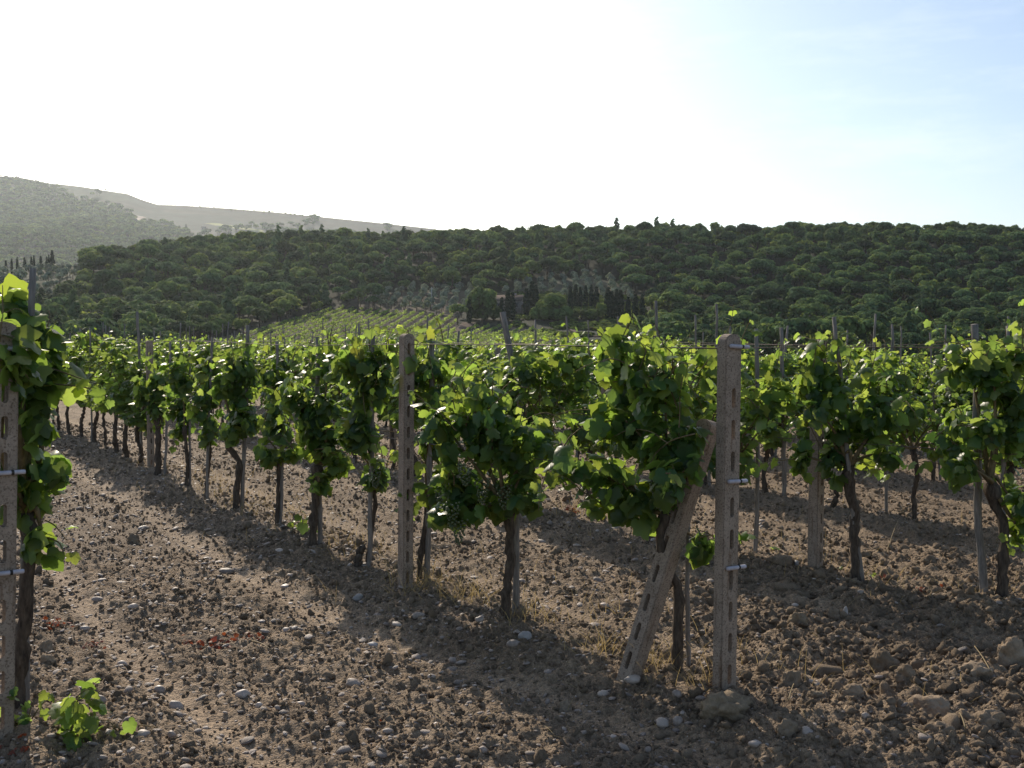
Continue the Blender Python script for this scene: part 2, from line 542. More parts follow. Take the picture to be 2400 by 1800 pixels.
def scatter_soil():
    def sample(n, ymax, ypow):
        Y = 2.6 + (ymax - 2.6) * rng.random(n) ** ypow
        X = (rng.random(n) * 2 - 1) * (0.62 * Y + 0.6)
        return X, Y
    # small clods and crumbs of earth
    pr = [proto('clod_piece', *lump(2, 100 + i, 0.85, 2.2, 0.45, 0.72), M['clod'], False) for i in range(7)]
    X, Y = sample(150000, 24, 1.25)
    s = row_dist(X, Y)
    trk = np.exp(-((np.abs(s) - 0.70) / 0.13) ** 2)
    right = smooth(0.9, 2.2, X + 0.15 * (Y - 5.5)) * (1 - smooth(8, 11, Y))
    keep = (rng.random(len(X)) > 0.55 * trk) & (rng.random(len(X)) < 0.55 + 0.45 * smooth(-0.1, 0.15, fbm(X * 0.9, Y * 0.9, 77, 3)) + 0.5 * right)
    X, Y, right = X[keep], Y[keep], right[keep]
    size = 0.004 + 0.010 * rng.random(len(X)) ** 3.2 + 0.022 * rng.random(len(X)) ** 60
    size = size * (1 + 0.8 * right * (rng.random(len(X)) < 0.5)) * (1 + 0.04 * Y)
    Z = ground_z(X, Y) + size * 0.15
    n = len(X)
    rot = rng.random((n, 3)) * 6.28
    scl = size[:, None] * (0.7 + 0.6 * rng.random((n, 3)))
    scatter('soil_clods', np.stack([X, Y, Z], 1), rot, scl, rng.integers(0, 7, n), pr, 'crumbs and small clods of brown earth over the soil')
    # pebbles
    pr = [proto('pebble_piece', *lump(2, 200 + i, 0.42, 1.5, 0.10, 0.62), M['pebble' if i < 6 else 'stone'], True) for i in range(7)]
    X, Y = sample(30000, 24, 1.3)
    left = 1 - smooth(-0.2, 2.0, X)
    keep = rng.random(len(X)) < 0.35 + 0.65 * left
    X, Y = X[keep], Y[keep]; n = len(X)
    size = 0.004 + 0.008 * rng.random(n) ** 1.5 + 0.018 * rng.random(n) ** 22
    size = size * (1 + 0.03 * Y)
    Z = ground_z(X, Y) + size * 0.12
    rot = np.stack([rng.normal(0, 0.25, n), rng.normal(0, 0.25, n), rng.random(n) * 6.28], 1)
    scl = size[:, None] * (0.75 + 0.5 * rng.random((n, 3))) * np.array([1.35, 1, 0.9])
    scatter('gravel', np.stack([X, Y, Z], 1), rot, scl, rng.integers(0, 7, n), pr, 'pale rounded pebbles strewn over the vineyard soil')
scatter_soil()

# ------------------------------------------------------------------ single stones and clods
def lump_thing(name, px, py, wpx, hpx, mat, label, cat, group, seed, kind='stone', rz=None):
    p = at(px, py + 0.25 * hpx)
    Y = p[1]; w = wpx * Y / FPX / 2; h = hpx * Y / FPX / 2
    if kind == 'stone': V, F = lump(3, seed, 0.38, 1.3, 0.06)
    else:
        V, F = lump(4, seed, 0.55, 1.7, 0.28)
        V = V * (1 + 0.22 * noise3(V, seed + 3, 13.0))[:, None]
    V = V / np.abs(V).max(0)
    V = V * np.array([w, max(w * 0.7, h), h * (1.15 if kind == 'stone' else 1.5)])
    me = make_mesh(name, V, [F], np.ones((len(V), 3)), True)
    r = random.Random(seed)
    o = obj(name, me, mat, None, (p[0], p[1], gz(p[0], p[1]) + h * (0.32 if kind == 'stone' else 0.2)), (r.uniform(-.15, .15), r.uniform(-.2, .2), r.uniform(-.4, .4) if rz is None else rz))
    tag(o, label, cat, group)
    return o
STONES = [
 (374, 1609, 30, 22, 'stone', 'bright white rounded stone right of the young green vine shoot'),
 (414, 1650, 38, 24, 'stone', 'broad pale stone just below the bright white rounded stone'),
 (571, 1634, 40, 20, 'stone', 'long pale stone on lit soil below the red-leaved weed'),
 (287, 1556, 30, 18, 'stone', 'smooth tilted oval stone above the bright white stone'),
 (199, 1477, 25, 16, 'stone', 'small pale stone right of the low red weed by the left post'),
 (313, 1426, 28, 16, 'stone', 'pale oblong stone on the lit soil above the smaller stones at left'),
 (403, 1739, 24, 18, 'stone', 'white stone near the bottom edge right of the fallen twig'),
 (335, 1752, 42, 20, 'stone', 'flat greyish stone at the bottom right of the small green shoot'),
 (235, 1674, 34, 20, 'pebble', 'dark greyish stone beside the tall green weed shoot'),
 (608, 1658, 20, 14, 'stone', 'small white egg-shaped stone below the long pale stone'),
 (705, 1642, 26, 17, 'stone', 'white rounded stone in the middle of the lit inter-row soil'),
 (669, 1476, 28, 15, 'stone', 'white rounded stone right of the red-leaved weed'),
 (773, 1479, 22, 13, 'stone', 'small slanted white stone near the edge of the row shadow'),
 (874, 1503, 30, 17, 'stone_blue', 'pale bluish stone just inside the shadow of the front row'),
 (670, 1373, 30, 13, 'stone', 'flat pale stone on the shaded track below the thick vine trunk'),
 (732, 1318, 24, 14, 'stone', 'pale stone at the foot of the thick twin-stemmed vine trunk'),
 (657, 1310, 26, 12, 'stone', 'white flat stone left of the thick twin-stemmed trunk'),
 (530, 1332, 40, 16, 'pebble', 'long brownish stone at the upper edge of the pale track'),
 (979, 1456, 36, 18, 'pebble', 'long tan stone lying in shade below the middle concrete post'),
 (664, 1672, 26, 20, 'pebble', 'grey-brown rounded stone below the white stones at bottom'),
 (829, 1610, 38, 22, 'pebble', 'dark brown stone in the lit soil left of the shadow edge'),
 (840, 1408, 28, 16, 'stone_blue', 'bluish grey stone left of the foot of the middle post'),
 (1126, 1487, 28, 20, 'stone', 'pinkish rounded stone left of the second trunk base'),
 (1231, 1529, 34, 24, 'stone_blue', 'large blue-white stone in shade below the second trunk'),
 (1205, 1543, 38, 18, 'pebble', 'flat tan stone touching the large blue-white stone'),
 (1482, 1615, 40, 22, 'stone', 'grey rounded stone at the foot of the leaning brace'),
 (1586, 1657, 24, 22, 'pebble', 'brownish upright stone left of the big tan clod'),
 (1588, 1694, 26, 24, 'pebble', 'angular grey stone left below the front post'),
 (1366, 1308, 14, 9, 'stone', 'bright pebble glinting in the sunlit soil behind the front row'),
 (1012, 1594, 22, 12, 'stone', 'small cream stone in the shadow margin, the larger of a pair'),
 (1023, 1703, 20, 12, 'stone', 'white pebble on the pale dusty patch at the bottom'),
 (1131, 1764, 26, 18, 'pebble', 'rounded brown stone at the bottom edge below the dusty patch'),
 (1917, 1589, 20, 11, 'stone', 'small white stone among the big clods at the right'),
 (1899, 1616, 18, 11, 'stone', 'white chip of stone beside the split clod'),
 (2028, 1739, 20, 16, 'stone', 'white pebble at the bottom right on shaded clods'),
 (2151, 1495, 24, 13, 'stone', 'flat whitish stone on the brow of the cloddy ridge'),
 (2017, 1415, 20, 10, 'stone', 'pale flat stone in the shade right of the leaning white stone'),
 (1981, 1426, 13, 32, 'stone', 'narrow upright whitish stone on the shaded berm'),
 (1867, 1345, 11, 16, 'stone_blue', 'small white stone left of the grey post in the second row'),
 (1783, 1236, 12, 10, 'stone', 'pale round stone by the thin stake in the second row'),
]
for i, (px, py, w, h, mt, lb) in enumerate(STONES):
    lump_thing('stone', px, py, w, h, M[mt], lb, 'stone', 'stones lying on the soil', 300 + i)
CLODS = [
 (1706, 1680, 150, 62, 'clod_tan', 'big tan crumbly clod heaped against the foot of the front post'),
 (2068, 1547, 92, 66, 'clod', 'dome-shaped brown clod in the middle of the cloddy ridge'),
 (2368, 1551, 96, 66, 'clod', 'large brown clod at the right edge of the picture'),
 (2281, 1584, 108, 44, 'clod', 'low broad clod left of the large clod at the right edge'),
 (2183, 1648, 130, 46, 'clod', 'long flat slab of earth in the lower right'),
 (2270, 1680, 100, 62, 'clod', 'lumpy clod right below the long flat slab'),
 (2321, 1738, 80, 48, 'clod', 'rounded grey clod in the lower right corner'),
 (1854, 1618, 74, 52, 'clod', 'split brown clod right of the front post'),
 (1847, 1737, 66, 50, 'clod', 'rounded shaded clod at the bottom right of the front post'),
 (1955, 1437, 40, 36, 'clod', 'dark clod beside the narrow upright whitish stone'),
 (1870, 1470, 52, 34, 'clod_tan', 'tan angular clod right of the front post'),
 (1908, 1663, 46, 20, 'clod_tan', 'flat tan flake of earth below the split clod'),
 (1321, 1640, 46, 34, 'clod', 'lumpy clod in shade left of the leaning brace'),
 (108, 1535, 44, 38, 'clod', 'dark clod beside the left post, upper of two'),
 (112, 1582, 42, 28, 'clod', 'dark clod beside the left post, lower of two'),
 (315, 1268, 44, 32, 'clod', 'reddish brown clod on the lit strip beyond the left post'),
 (2120, 1590, 60, 44, 'clod', 'rough clod between dome-shaped clod and flat slab'),
 (1760, 1560, 50, 40, 'clod', 'small rough clod just right of the front post'),
 (2000, 1660, 60, 36, 'clod', 'shallow clod left of the long flat slab'),
 (2200, 1755, 84, 44, 'clod', 'broad shaded clod at the bottom edge in the lower right'),
]
for i, (px, py, w, h, mt, lb) in enumerate(CLODS):
    lump_thing('earth_clod', px, py, w, h, M[mt], lb, 'clod', 'large clods of earth', 400 + i, 'clod')

# ------------------------------------------------------------------ vine leaves
_half = [(0.0, -0.02), (0.14, -0.17), (0.36, -0.16), (0.50, 0.04), (0.46, 0.20), (0.58, 0.42), (0.44, 0.58), (0.29, 0.64), (0.20, 0.82), (0.0, 1.0)]
_out = _half + [(-x, y) for x, y in _half[-2:0:-1]]
LT = np.array([(0.0, 0.28)] + _out)
_z = -0.34 * np.abs(LT[:, 0]) ** 1.3 - 0.26 * (LT[:, 1] - 0.3) ** 2 + 0.05 * np.sin(LT[:, 0] * 11 + LT[:, 1] * 9)
_z[0] = 0.03
LT = np.column_stack([LT, _z]); LT[:, 1] -= 0.0
_k = len(_out)
LF = np.array([(0, 1 + i, 1 + (i + 1) % _k) for i in range(_k)])

def norm(a): return a / (np.linalg.norm(a, axis=-1, keepdims=True) + 1e-9)

def leaves(mb, P, Nn, T, S, tint, rg):
    Nn = norm(Nn); T = T - (T * Nn).sum(1, keepdims=True) * Nn; T = norm(T); B = np.cross(T, Nn)
    n = len(P)
    curl = 0.5 + 1.4 * rg.random((n, 1, 1))
    L = LT[None] * np.array([1, 1, 1.0])
    V = P[:, None] + S[:, None, None] * (L[..., 0:1] * B[:, None] * (0.85 + 0.3 * rg.random((n, 1, 1))) + L[..., 1:2] * T[:, None] + L[..., 2:3] * curl * Nn[:, None])
    F = LF[None] + (np.arange(n) * len(LT))[:, None, None]
    t = np.repeat(tint, len(LT), axis=0)
    mb.add(V.reshape(-1, 3), F.reshape(-1, 3), (1, 1, 1))
    mb.T[-1] = t

def leaf_tints(n, rg, young):
    g = 0.70 + 0.6 * rg.random(n)
    t = np.stack([g * (0.85 + 0.25 * rg.random(n)), g, g * (0.7 + 0.5 * rg.random(n))], 1)
    t = t * (1 + 0.45 * young[:, None] * np.array([1.25, 1.0, 0.5]))
    yl = rg.random(n) < 0.012
    t[yl] = t[yl] * np.array([1.3, 1.08, 0.85])
    return t

def fill_blob(c, r, n, rg):
    d = norm(rg.normal(size=(n, 3)))
    rad = 0.45 + 0.6 * rg.random(n) ** 0.6
    P = c + d * rad[:, None] * r
    Nn = d * np.array([1, 1, 0.5]) * 0.8 + np.array([0, 0, 0.45]) + rg.normal(0, 0.55, (n, 3))
    T = np.array([0, 0, -0.9]) + d * 0.5 + rg.normal(0, 0.45, (n, 3))
    return P, Nn, T

def shoot_leaves(path, rg, size, step=0.065):
    t = np.concatenate([[0], np.cumsum(np.linalg.norm(np.diff(path, axis=0), axis=1))])
    n = max(2, int(t[-1] / step))
    u = (np.arange(n) + 0.6) / n * t[-1]
    Q = np.stack([np.interp(u, t, path[:, c]) for c in range(3)], 1)
    out = norm(rg.normal(size=(n, 3)) * np.array([1, 1, 0.35]))
    P = Q + out * (0.03 + 0.06 * rg.random((n, 1)))
    Nn = out * 0.7 + np.array([0, 0, 0.6]) + rg.normal(0, 0.4, (n, 3))
    T = out * 0.7 + np.array([0, 0, -0.7]) + rg.normal(0, 0.35, (n, 3))
    f = u / t[-1]
    S = size * (1.05 - 0.62 * f ** 1.5) * (0.75 + 0.4 * rg.random(n))
    return P, Nn, T, S, f

def vine_foliage(blobs, shoots, rg, dens=200, size=0.115):
    """blobs: (centre, radii) ellipsoids of leaves; shoots: curved cane paths carrying leaves"""
    mb = MB()
    ztop = max([b[0][2] + b[1][2] for b in blobs] + [s[:, 2].max() for s in shoots] + [0])
    for c, r in blobs:
        area = 4 * math.pi * ((r[0] * r[1]) ** 1.6 / 3 + (r[0] * r[2]) ** 1.6 / 3 + (r[1] * r[2]) ** 1.6 / 3) ** (1 / 1.6)
        n = max(4, int(dens * area))
        P, Nn, T = fill_blob(np.asarray(c), np.asarray(r), n, rg)
        y = smooth(ztop - 0.45, ztop, P[:, 2]) * 0.8 * rg.random(n)
        leaves(mb, P, Nn, T, size * (0.62 + 0.55 * rg.random(n)), leaf_tints(n, rg, y), rg)
    for s in shoots:
        P, Nn, T, S, f = shoot_leaves(s, rg, size)
        leaves(mb, P, Nn, T, S, leaf_tints(len(P), rg, f * 0.9), rg)
    return mb

def curve_shoot(p, rg, length, lean, up=1.0, n=9):
    d = np.array([lean[0], lean[1], up]); d = norm(d)
    P = [np.asarray(p, float)]
    for i in range(n - 1):
        d = norm(d + rg.normal(0, 0.16, 3) + np.array([0, 0, -0.035 * i]))
        P.append(P[-1] + d * length / (n - 1))
    return np.array(P)

def trunk_mesh(path, r0, r1, rg, knob=True):
    mb = MB()
    P = spline(path, 22)
    u = np.linspace(0, 1, len(P))
    rad = r0 + (r1 - r0) * u + r0 * 0.55 * np.exp(-u / 0.05)
    if knob: rad = rad + r0 * 0.45 * np.exp(-((u - 0.93) / 0.08) ** 2)
    rad = rad * (1 + 0.10 * np.sin(u * 23 + rg.random() * 6) + 0.08 * rg.normal(size=len(P)))
    P[1:-1] += rg.normal(0, r0 * 0.16, (len(P) - 2, 3)) * np.array([1, 1, 0.3])
    add_tube(mb, P, rad, 11, rg, 0.16)
    return mb

def cordon_mesh(head, targets, rg, r=0.016):
    mb = MB()
    for t in targets:
        t = np.asarray(t, float); mid = (head + t) / 2 + rg.normal(0, 0.05, 3) + np.array([0, 0, 0.03])
        P = spline([head, mid, t], 10)
        add_tube(mb, P, np.linspace(r, r * 0.35, 10), 6, rg, 0.12)
    return mb

def generic_vine(seed):
    rg = np.random.default_rng(seed)
    hx = rg.normal(0, 0.06); hz = rg.uniform(0.62, 0.82)
    path = [(rg.normal(0, .03), 0, -0.06), (rg.normal(0, .05), rg.normal(0, .03), hz * 0.35), (hx + rg.normal(0, .07), rg.normal(0, .04), hz * 0.7), (hx, 0, hz)]
    head = np.array([hx, 0, hz])
    blobs = []
    for i in range(4):
        blobs.append((np.array([rg.uniform(-0.40, 0.40), rg.normal(0, 0.06), 0.92 + 0.22 * i + rg.normal(0, 0.05)]), np.array([rg.uniform(0.20, 0.34), rg.uniform(0.14, 0.22), rg.uniform(0.16, 0.26)])))
    blobs.append((np.array([rg.uniform(-0.4, 0.4), rg.normal(0, .1), rg.uniform(0.74, 0.9)]), np.array([0.24, 0.2, 0.16])))
    shoots = []
    tg = []
    for i in range(8):
        p = np.array([rg.uniform(-0.5, 0.5), rg.normal(0, .08), rg.uniform(0.85, 1.25)])
        tg.append(p)
        shoots.append(curve_shoot(p, rg, rg.uniform(0.40, 0.95), (rg.normal(0, .28), rg.normal(0, .2))))
    for i in range(int(rg.integers(1, 4))):
        p = np.array([rg.uniform(-0.45, 0.45), rg.normal(0, .06), rg.uniform(1.35, 1.5)])
        shoots.append(curve_shoot(p, rg, rg.uniform(0.40, 0.72), (rg.normal(0, .22), rg.normal(0, .15)), 1.3))
    for i in range(2):
        p = np.array([rg.uniform(-0.45, 0.45), rg.normal(0, .1), rg.uniform(0.9, 1.5)])
        shoots.append(curve_shoot(p, rg, rg.uniform(0.35, 0.6), (rg.normal(0, .6), rg.choice([-1, 1]) * 0.7), 0.1))
    tr = trunk_mesh(path, rg.uniform(0.024, 0.036), 0.024, rg).mesh('trunk', True)
    tr.materials.append(M['bark'])
    co = cordon_mesh(head, tg, rg, 0.014)
    for s in shoots: add_tube(co, s, np.linspace(0.006, 0.002, len(s)), 4, tint=(1, 1, 1))
    co = co.mesh('cordon', True); co.materials.append(M['cane'])
    fo = vine_foliage(blobs, shoots, rg, 135, 0.098).mesh('foliage'); fo.materials.append(M['leaf'])
    return tr, co, fo

def make_vine(name, loc, rz, meshes, label, group):
    v = empty(name, loc, rz)
    tag(v, label, 'grapevine', group)
    for n, m in zip(('trunk', 'cordon', 'foliage'), meshes): obj(n, m, None, v)
    return v

# ---- hand placed vines: trunk pixels from the photo, leaf masses at the distance of the plant
def near_vine(name, base, trunk, blobs, shoots, label, group, seed, r=(0.030, 0.024), depth=0.24, dens=165, size=0.098, dY=0.0, tips=3, grapes=()):
    rg = np.random.default_rng(seed)
    b = at(*base); b[1] += dY; b[0] = W(base[0], base[1], b[1])[0]
    Y = b[1]; loc = np.array([b[0], b[1], gz(b[0], b[1])])
    def L(px, py, dy=0.0): return W(px, py, Y + dy) - loc
    v = empty(name, loc)
    tag(v, label, 'grapevine', group)
    path = [np.array([0, 0, -0.08])] + [L(*t) for t in trunk]
    tm = trunk_mesh(path, r[0], r[1], rg).mesh('trunk', True)
    obj('trunk', tm, M['bark'], v)
    head = path[-1]
    BL = []
    for bl in blobs:
        px, py, rx, ry = bl[:4]; dy = bl[4] if len(bl) > 4 else rg.normal(0, 0.05)
        BL.append((L(px, py, dy), np.array([rx * Y / FPX, min(depth, rx * Y / FPX * 1.3 + 0.04), ry * Y / FPX])))
    SH = []
    BIG = BL; BL = []
    for c, rr in BIG:                                  # break each mass up into ragged tufts
        m = max(3, int(round(rr[0] * rr[2] * 75)))
        for i in range(m):
            d = norm(rg.normal(size=3)) * rg.uniform(0.25, 0.95)
            BL.append((c + d * rr * np.array([0.85, 0.75, 0.85]), rr * rg.uniform(0.36, 0.60, 3) * np.array([1, 1.0, 1.15])))
    for s in shoots:
        SH.append(spline([L(*p) for p in s], 10))
    for c, rr in BIG:
        k = max(2, int(rr[0] * rr[2] * 60))
        for i in range(k):
            p = c + np.array([rg.uniform(-.8, .8) * rr[0], rg.uniform(-.7, .7) * rr[1], rg.uniform(-0.2, .7) * rr[2]])
            SH.append(curve_shoot(p, rg, rg.uniform(0.2, 0.5) * (1 if tips else 0.55), (rg.normal(0, .45), rg.normal(0, .4)), rg.uniform(-0.5, 1)))
    zt = max(c[2] + rr[2] for c, rr in BIG)
    for c, rr in BIG:                                  # upright tips above the canopy
        if c[2] + rr[2] > zt - 0.3:
            for i in range(tips):
                p = c + np.array([rg.uniform(-.9, .9) * rr[0], rg.uniform(-.4, .4) * rr[1], 0.5 * rr[2]])
                SH.append(curve_shoot(p, rg, rr[2] * .5 + rg.uniform(0.04, 0.2), (rg.normal(0, .3), rg.normal(0, .2)), 1.3))
    co = cordon_mesh(head, [c for c, rr in BIG], rg, r[1] * 0.6)
    for s in SH: add_tube(co, s, np.linspace(0.0045, 0.0018, len(s)), 4)
    obj('cordon', co.mesh('cordon', True), M['cane'], v)
    obj('foliage', vine_foliage(BL, SH, rg, dens, size).mesh('foliage'), M['leaf'], v)
    for (px, py) in grapes:
        g = MB(); c = L(px, py, -depth * 0.75); Vi, Fi = ICO[1]
        for i in range(46):
            f = (i / 46.0); rad = 0.042 * (1 - f) ** 0.7 + 0.006; a = i * 2.4
            p = c + np.array([math.cos(a) * rad, math.sin(a) * rad, 0.07 - 0.15 * f]) + rg.normal(0, .003, 3)
            g.add(Vi * 0.0085 + p, Fi)
        obj('grape_bunch', g.mesh('grape_bunch', True), M['grape'], v)
    return v

G1 = 'grapevines of the front row'
near_vine('grapevine', (1590, 1612), [(1588, 1500), (1594, 1380), (1560, 1320), (1545, 1262), (1560, 1200)],
          [(1505, 880, 78, 95), (1465, 985, 75, 85), (1520, 1060, 70, 70), (1400, 1110, 90, 62), (1330, 1085, 45, 48), (1500, 1185, 90, 62), (1430, 1190, 60, 45), (1575, 1090, 50, 75, -0.32), (1615, 1060, 34, 70, -0.25), (1560, 930, 55, 65), (1600, 1000, 30, 50, -0.2), (1450, 840, 48, 55), (1640, 1265, 16, 45)],
          [[(1560, 1000), (1650, 850), (1712, 790), (1720, 715)], [(1480, 900), (1520, 820), (1490, 765)], [(1460, 860), (1440, 800), (1425, 775)], [(1350, 1080), (1310, 1090), (1300, 1150)]],
          'leafy grapevine with crooked dark trunk beside the leaning brace', G1, 1, grapes=[(1545, 1160)])
near_vine('grapevine', (1183, 1492), [(1186, 1400), (1196, 1300), (1195, 1215), (1180, 1180)],
          [(1150, 1040, 100, 82), (1215, 1110, 80, 85), (1090, 1140, 80, 85), (1270, 1040, 55, 45), (1060, 1020, 60, 60), (1110, 960, 70, 50), (1050, 1200, 55, 45), (1175, 1150, 50, 40)],
          [[(1200, 1000), (1280, 960), (1340, 1000)], [(1100, 960), (1080, 890), (1100, 850)]],
          'bushy grapevine with straight trunk and thick knobbly head', G1, 2, (0.030, 0.028), grapes=[(1090, 1110), (1130, 1150), (1060, 1205), (1075, 1245), (1180, 1165)])
near_vine('grapevine', (980, 1392), [(985, 1300), (1003, 1200), (1000, 1140)],
          [(1005, 830, 52, 58), (1030, 935, 62, 75), (985, 1040, 55, 75), (1020, 1130, 62, 65), (960, 890, 38, 60)],
          [[(1000, 850), (1010, 790), (1030, 765)], [(960, 860), (930, 820), (905, 830)], [(1060, 900), (1090, 850), (1100, 830)]],
          'tall grapevine with thin slanting dark trunk right of the middle post', G1, 3, (0.022, 0.020), grapes=[(1035, 1170)])
near_vine('grapevine', (860, 1350), [(868, 1260), (880, 1180), (872, 1100)],
          [(865, 900, 60, 80), (850, 1020, 66, 85), (895, 1110, 42, 55), (820, 850, 45, 45), (900, 840, 36, 45)],
          [[(840, 850), (820, 790), (800, 770)]],
          'grapevine with thin curving trunk left of the middle post', G1, 4, (0.020, 0.018), grapes=[(880, 1120)])
near_vine('grapevine', (730, 1307), [(735, 1220), (740, 1140), (745, 1090)],
          [(770, 850, 52, 58), (755, 950, 75, 72), (735, 1040, 68, 58), (790, 1060, 42, 52), (700, 940, 42, 60), (745, 1130, 24, 40)],
          [[(765, 840), (770, 790), (765, 765)], [(790, 830), (820, 800), (850, 800)], [(715, 1250), (705, 1200), (700, 1180)]],
          'grapevine with thick upright trunk tied to a stake', G1, 5, (0.033, 0.029))
near_vine('grapevine', (648, 1253), [(650, 1190), (652, 1120), (655, 1060)],
          [(670, 880, 48, 62), (650, 980, 48, 60), (640, 1070, 38, 36), (690, 1060, 22, 26)],
          [[(680, 850), (700, 810), (735, 800)]],
          'slim grapevine with a single yellow-lit leaf cluster at its side', G1, 6, (0.018, 0.016))
near_vine('grapevine', (555, 1213), [(555, 1140), (563, 1080), (540, 1055), (530, 1040), (560, 1010)],
          [(560, 860, 52, 58), (570, 950, 56, 52), (545, 1000, 42, 34), (520, 890, 34, 50)],
          [[(575, 830), (600, 790), (660, 782)], [(550, 830), (560, 790), (580, 778)]],
          'grapevine with thick hooked trunk bending to the left', G1, 7, (0.036, 0.032))
near_vine('grapevine', (478, 1182), [(488, 1110), (493, 1060), (490, 1020)],
          [(490, 870, 46, 56), (480, 960, 42, 52), (488, 1020, 28, 32)],
          [[(490, 850), (500, 810), (505, 795)]],
          'grapevine with thin slanting trunk left of the hook-trunked vine', G1, 8, (0.018, 0.016))
near_vine('grapevine', (437, 1161), [(440, 1090), (436, 1040), (432, 1000)],
          [(432, 870, 42, 52), (428, 955, 40, 52), (428, 1010, 32, 28)],
          [[(440, 840), (445, 805), (450, 795)]],
          'grapevine with forked pale trunk right of the far post', G1, 9, (0.022, 0.018))
near_vine('grapevine', (369, 1128), [(371, 1060), (372, 1010), (370, 970)],
          [(375, 890, 34, 45), (380, 960, 34, 48), (345, 930, 28, 45)],
          [],
          'grapevine with thick dark trunk right beside the far post', G1, 10, (0.044, 0.04))
# the vine behind the left post
near_vine('grapevine', (40, 1690), [(48, 1560), (55, 1420), (70, 1300), (60, 1200)],
          [(35, 745, 75, 62), (45, 860, 80, 80), (85, 985, 55, 85), (100, 1110, 45, 75), (100, 1255, 40, 52), (50, 1140, 55, 85), (120, 860, 34, 48), (30, 835, 48, 62, -0.36), (5, 800, 40, 50, -0.36), (-70, 880, 90, 120), (-60, 1080, 80, 110), (105, 770, 20, 40)],
          [[(120, 900), (190, 905), (250, 920), (262, 950)], [(110, 860), (170, 880), (225, 900)], [(110, 1260), (140, 1270), (150, 1300)]],
          'tall bushy grapevine growing over the left concrete post', 'grapevines at the left edge', 11, (0.040, 0.034), 0.26, 165, 0.108, tips=0)
G2 = 'grapevines of the second row'
near_vine('grapevine', (2007, 1378), [(2005, 1280), (2002, 1180), (1985, 1130), (1990, 1090)],
          [(1955, 900, 62, 72), (1990, 1000, 72, 72), (1960, 1080, 52, 52), (2055, 950, 50, 80), (2075, 1060, 42, 50), (1890, 1070, 26, 62), (1900, 950, 34, 48), (1925, 840, 30, 36)],
          [[(1940, 860), (1930, 820), (1960, 800)], [(2040, 880), (2055, 820), (2050, 790)]],
          'grapevine with dark straight trunk right of the grey post', G2, 12, (0.036, 0.030))
near_vine('grapevine', (2349, 1443), [(2352, 1330), (2355, 1230), (2330, 1170), (2320, 1130)],
          [(2330, 890, 72, 72), (2275, 850, 62, 42), (2320, 1020, 80, 65), (2285, 1100, 65, 58), (2385, 990, 55, 110), (2385, 820, 45, 40), (2225, 1030, 32, 50), (2395, 1250, 24, 85), (2370, 1170, 36, 50)],
          [[(2260, 850), (2215, 800), (2195, 760), (2168, 722)], [(2300, 850), (2330, 800), (2350, 775)], [(2240, 850), (2210, 870), (2190, 880)]],
          'grapevine with bent trunk and a long shoot arching above the row', G2, 13, (0.034, 0.030))

# ---- generic vines along the rows
GEN = [generic_vine(900 + i) for i in range(12)]
first_row_extra = {}
ROWNAME = {1: 'front row', 2: 'second row', 3: 'third row', 4: 'fourth row', 5: 'fifth row', 6: 'sixth row', 7: 'seventh row'}
rnd = random.Random(5)
vine_spots = {}
def in_view(x, y, m=0.8):
    return abs(x) < 0.4664 * y + m
for k in range(1, 8):
    spots = []
    # walk along the row from its near end
    Ys = np.linspace(3.0 + STEP[1] * (k - 1) * 0.9, 48, 4000)
    Xs = row_x(k, Ys)
    s = np.concatenate([[0], np.cumsum(np.hypot(np.diff(Xs), np.diff(Ys)))])
    pos = rnd.uniform(0, 0.9)
    while pos < s[-1]:
        x, y = np.interp(pos, s, Xs), np.interp(pos, s, Ys)
        pos += rnd.uniform(0.86, 1.08) * (1.0 if k < 6 else 1.25)
        if not in_view(x, y): continue
        if k == 1 and y < 15.2: continue
        if k == 2 and (abs(y - 8.3) < 0.5 or abs(y - 7.45) < 0.45): continue
        spots.append((x + rnd.gauss(0, .04), y + rnd.gauss(0, .04)))
    vine_spots[k] = spots
LAB = {1: 'leafy grapevine at the far left end of the front row beyond the far post',
       2: 'leafy grapevine in the second row, partly behind the front row',
       3: 'leafy grapevine in the third row seen between the nearer rows',
       4: 'leafy grapevine in the fourth row, mostly hidden by nearer rows',
       5: 'leafy grapevine in the fifth row glimpsed between nearer vines',
       6: 'leafy grapevine in the sixth row, only its top showing behind others',
       7: 'leafy grapevine in the farthest row, only its top showing'}
proto_v = [None] * len(GEN)
for k in range(1, 8):
    for (x, y) in vine_spots[k]:
        i = rnd.randrange(len(GEN))
        rz = row_dir(k, y) + (math.pi if rnd.random() < 0.5 else 0) + rnd.gauss(0, .08)
        if proto_v[i] is None:
            v = make_vine('grapevine', (0, 0, 0), 0, GEN[i], '', '')
            proto_v[i] = v
        else:
            v = copy_tree(proto_v[i])
        v.location = (x, y, gz(x, y)); v.rotation_euler = (0, 0, rz)
        sz = rnd.uniform(0.96, 1.05)
        v.scale = (sz, sz * rnd.uniform(.9, 1.2), sz * (rnd.uniform(0.86, 1.0) if k < 3 else rnd.uniform(0.76, 0.95)))
        tag(v, LAB[k], 'grapevine', 'grapevines of the ' + ROWNAME[k])

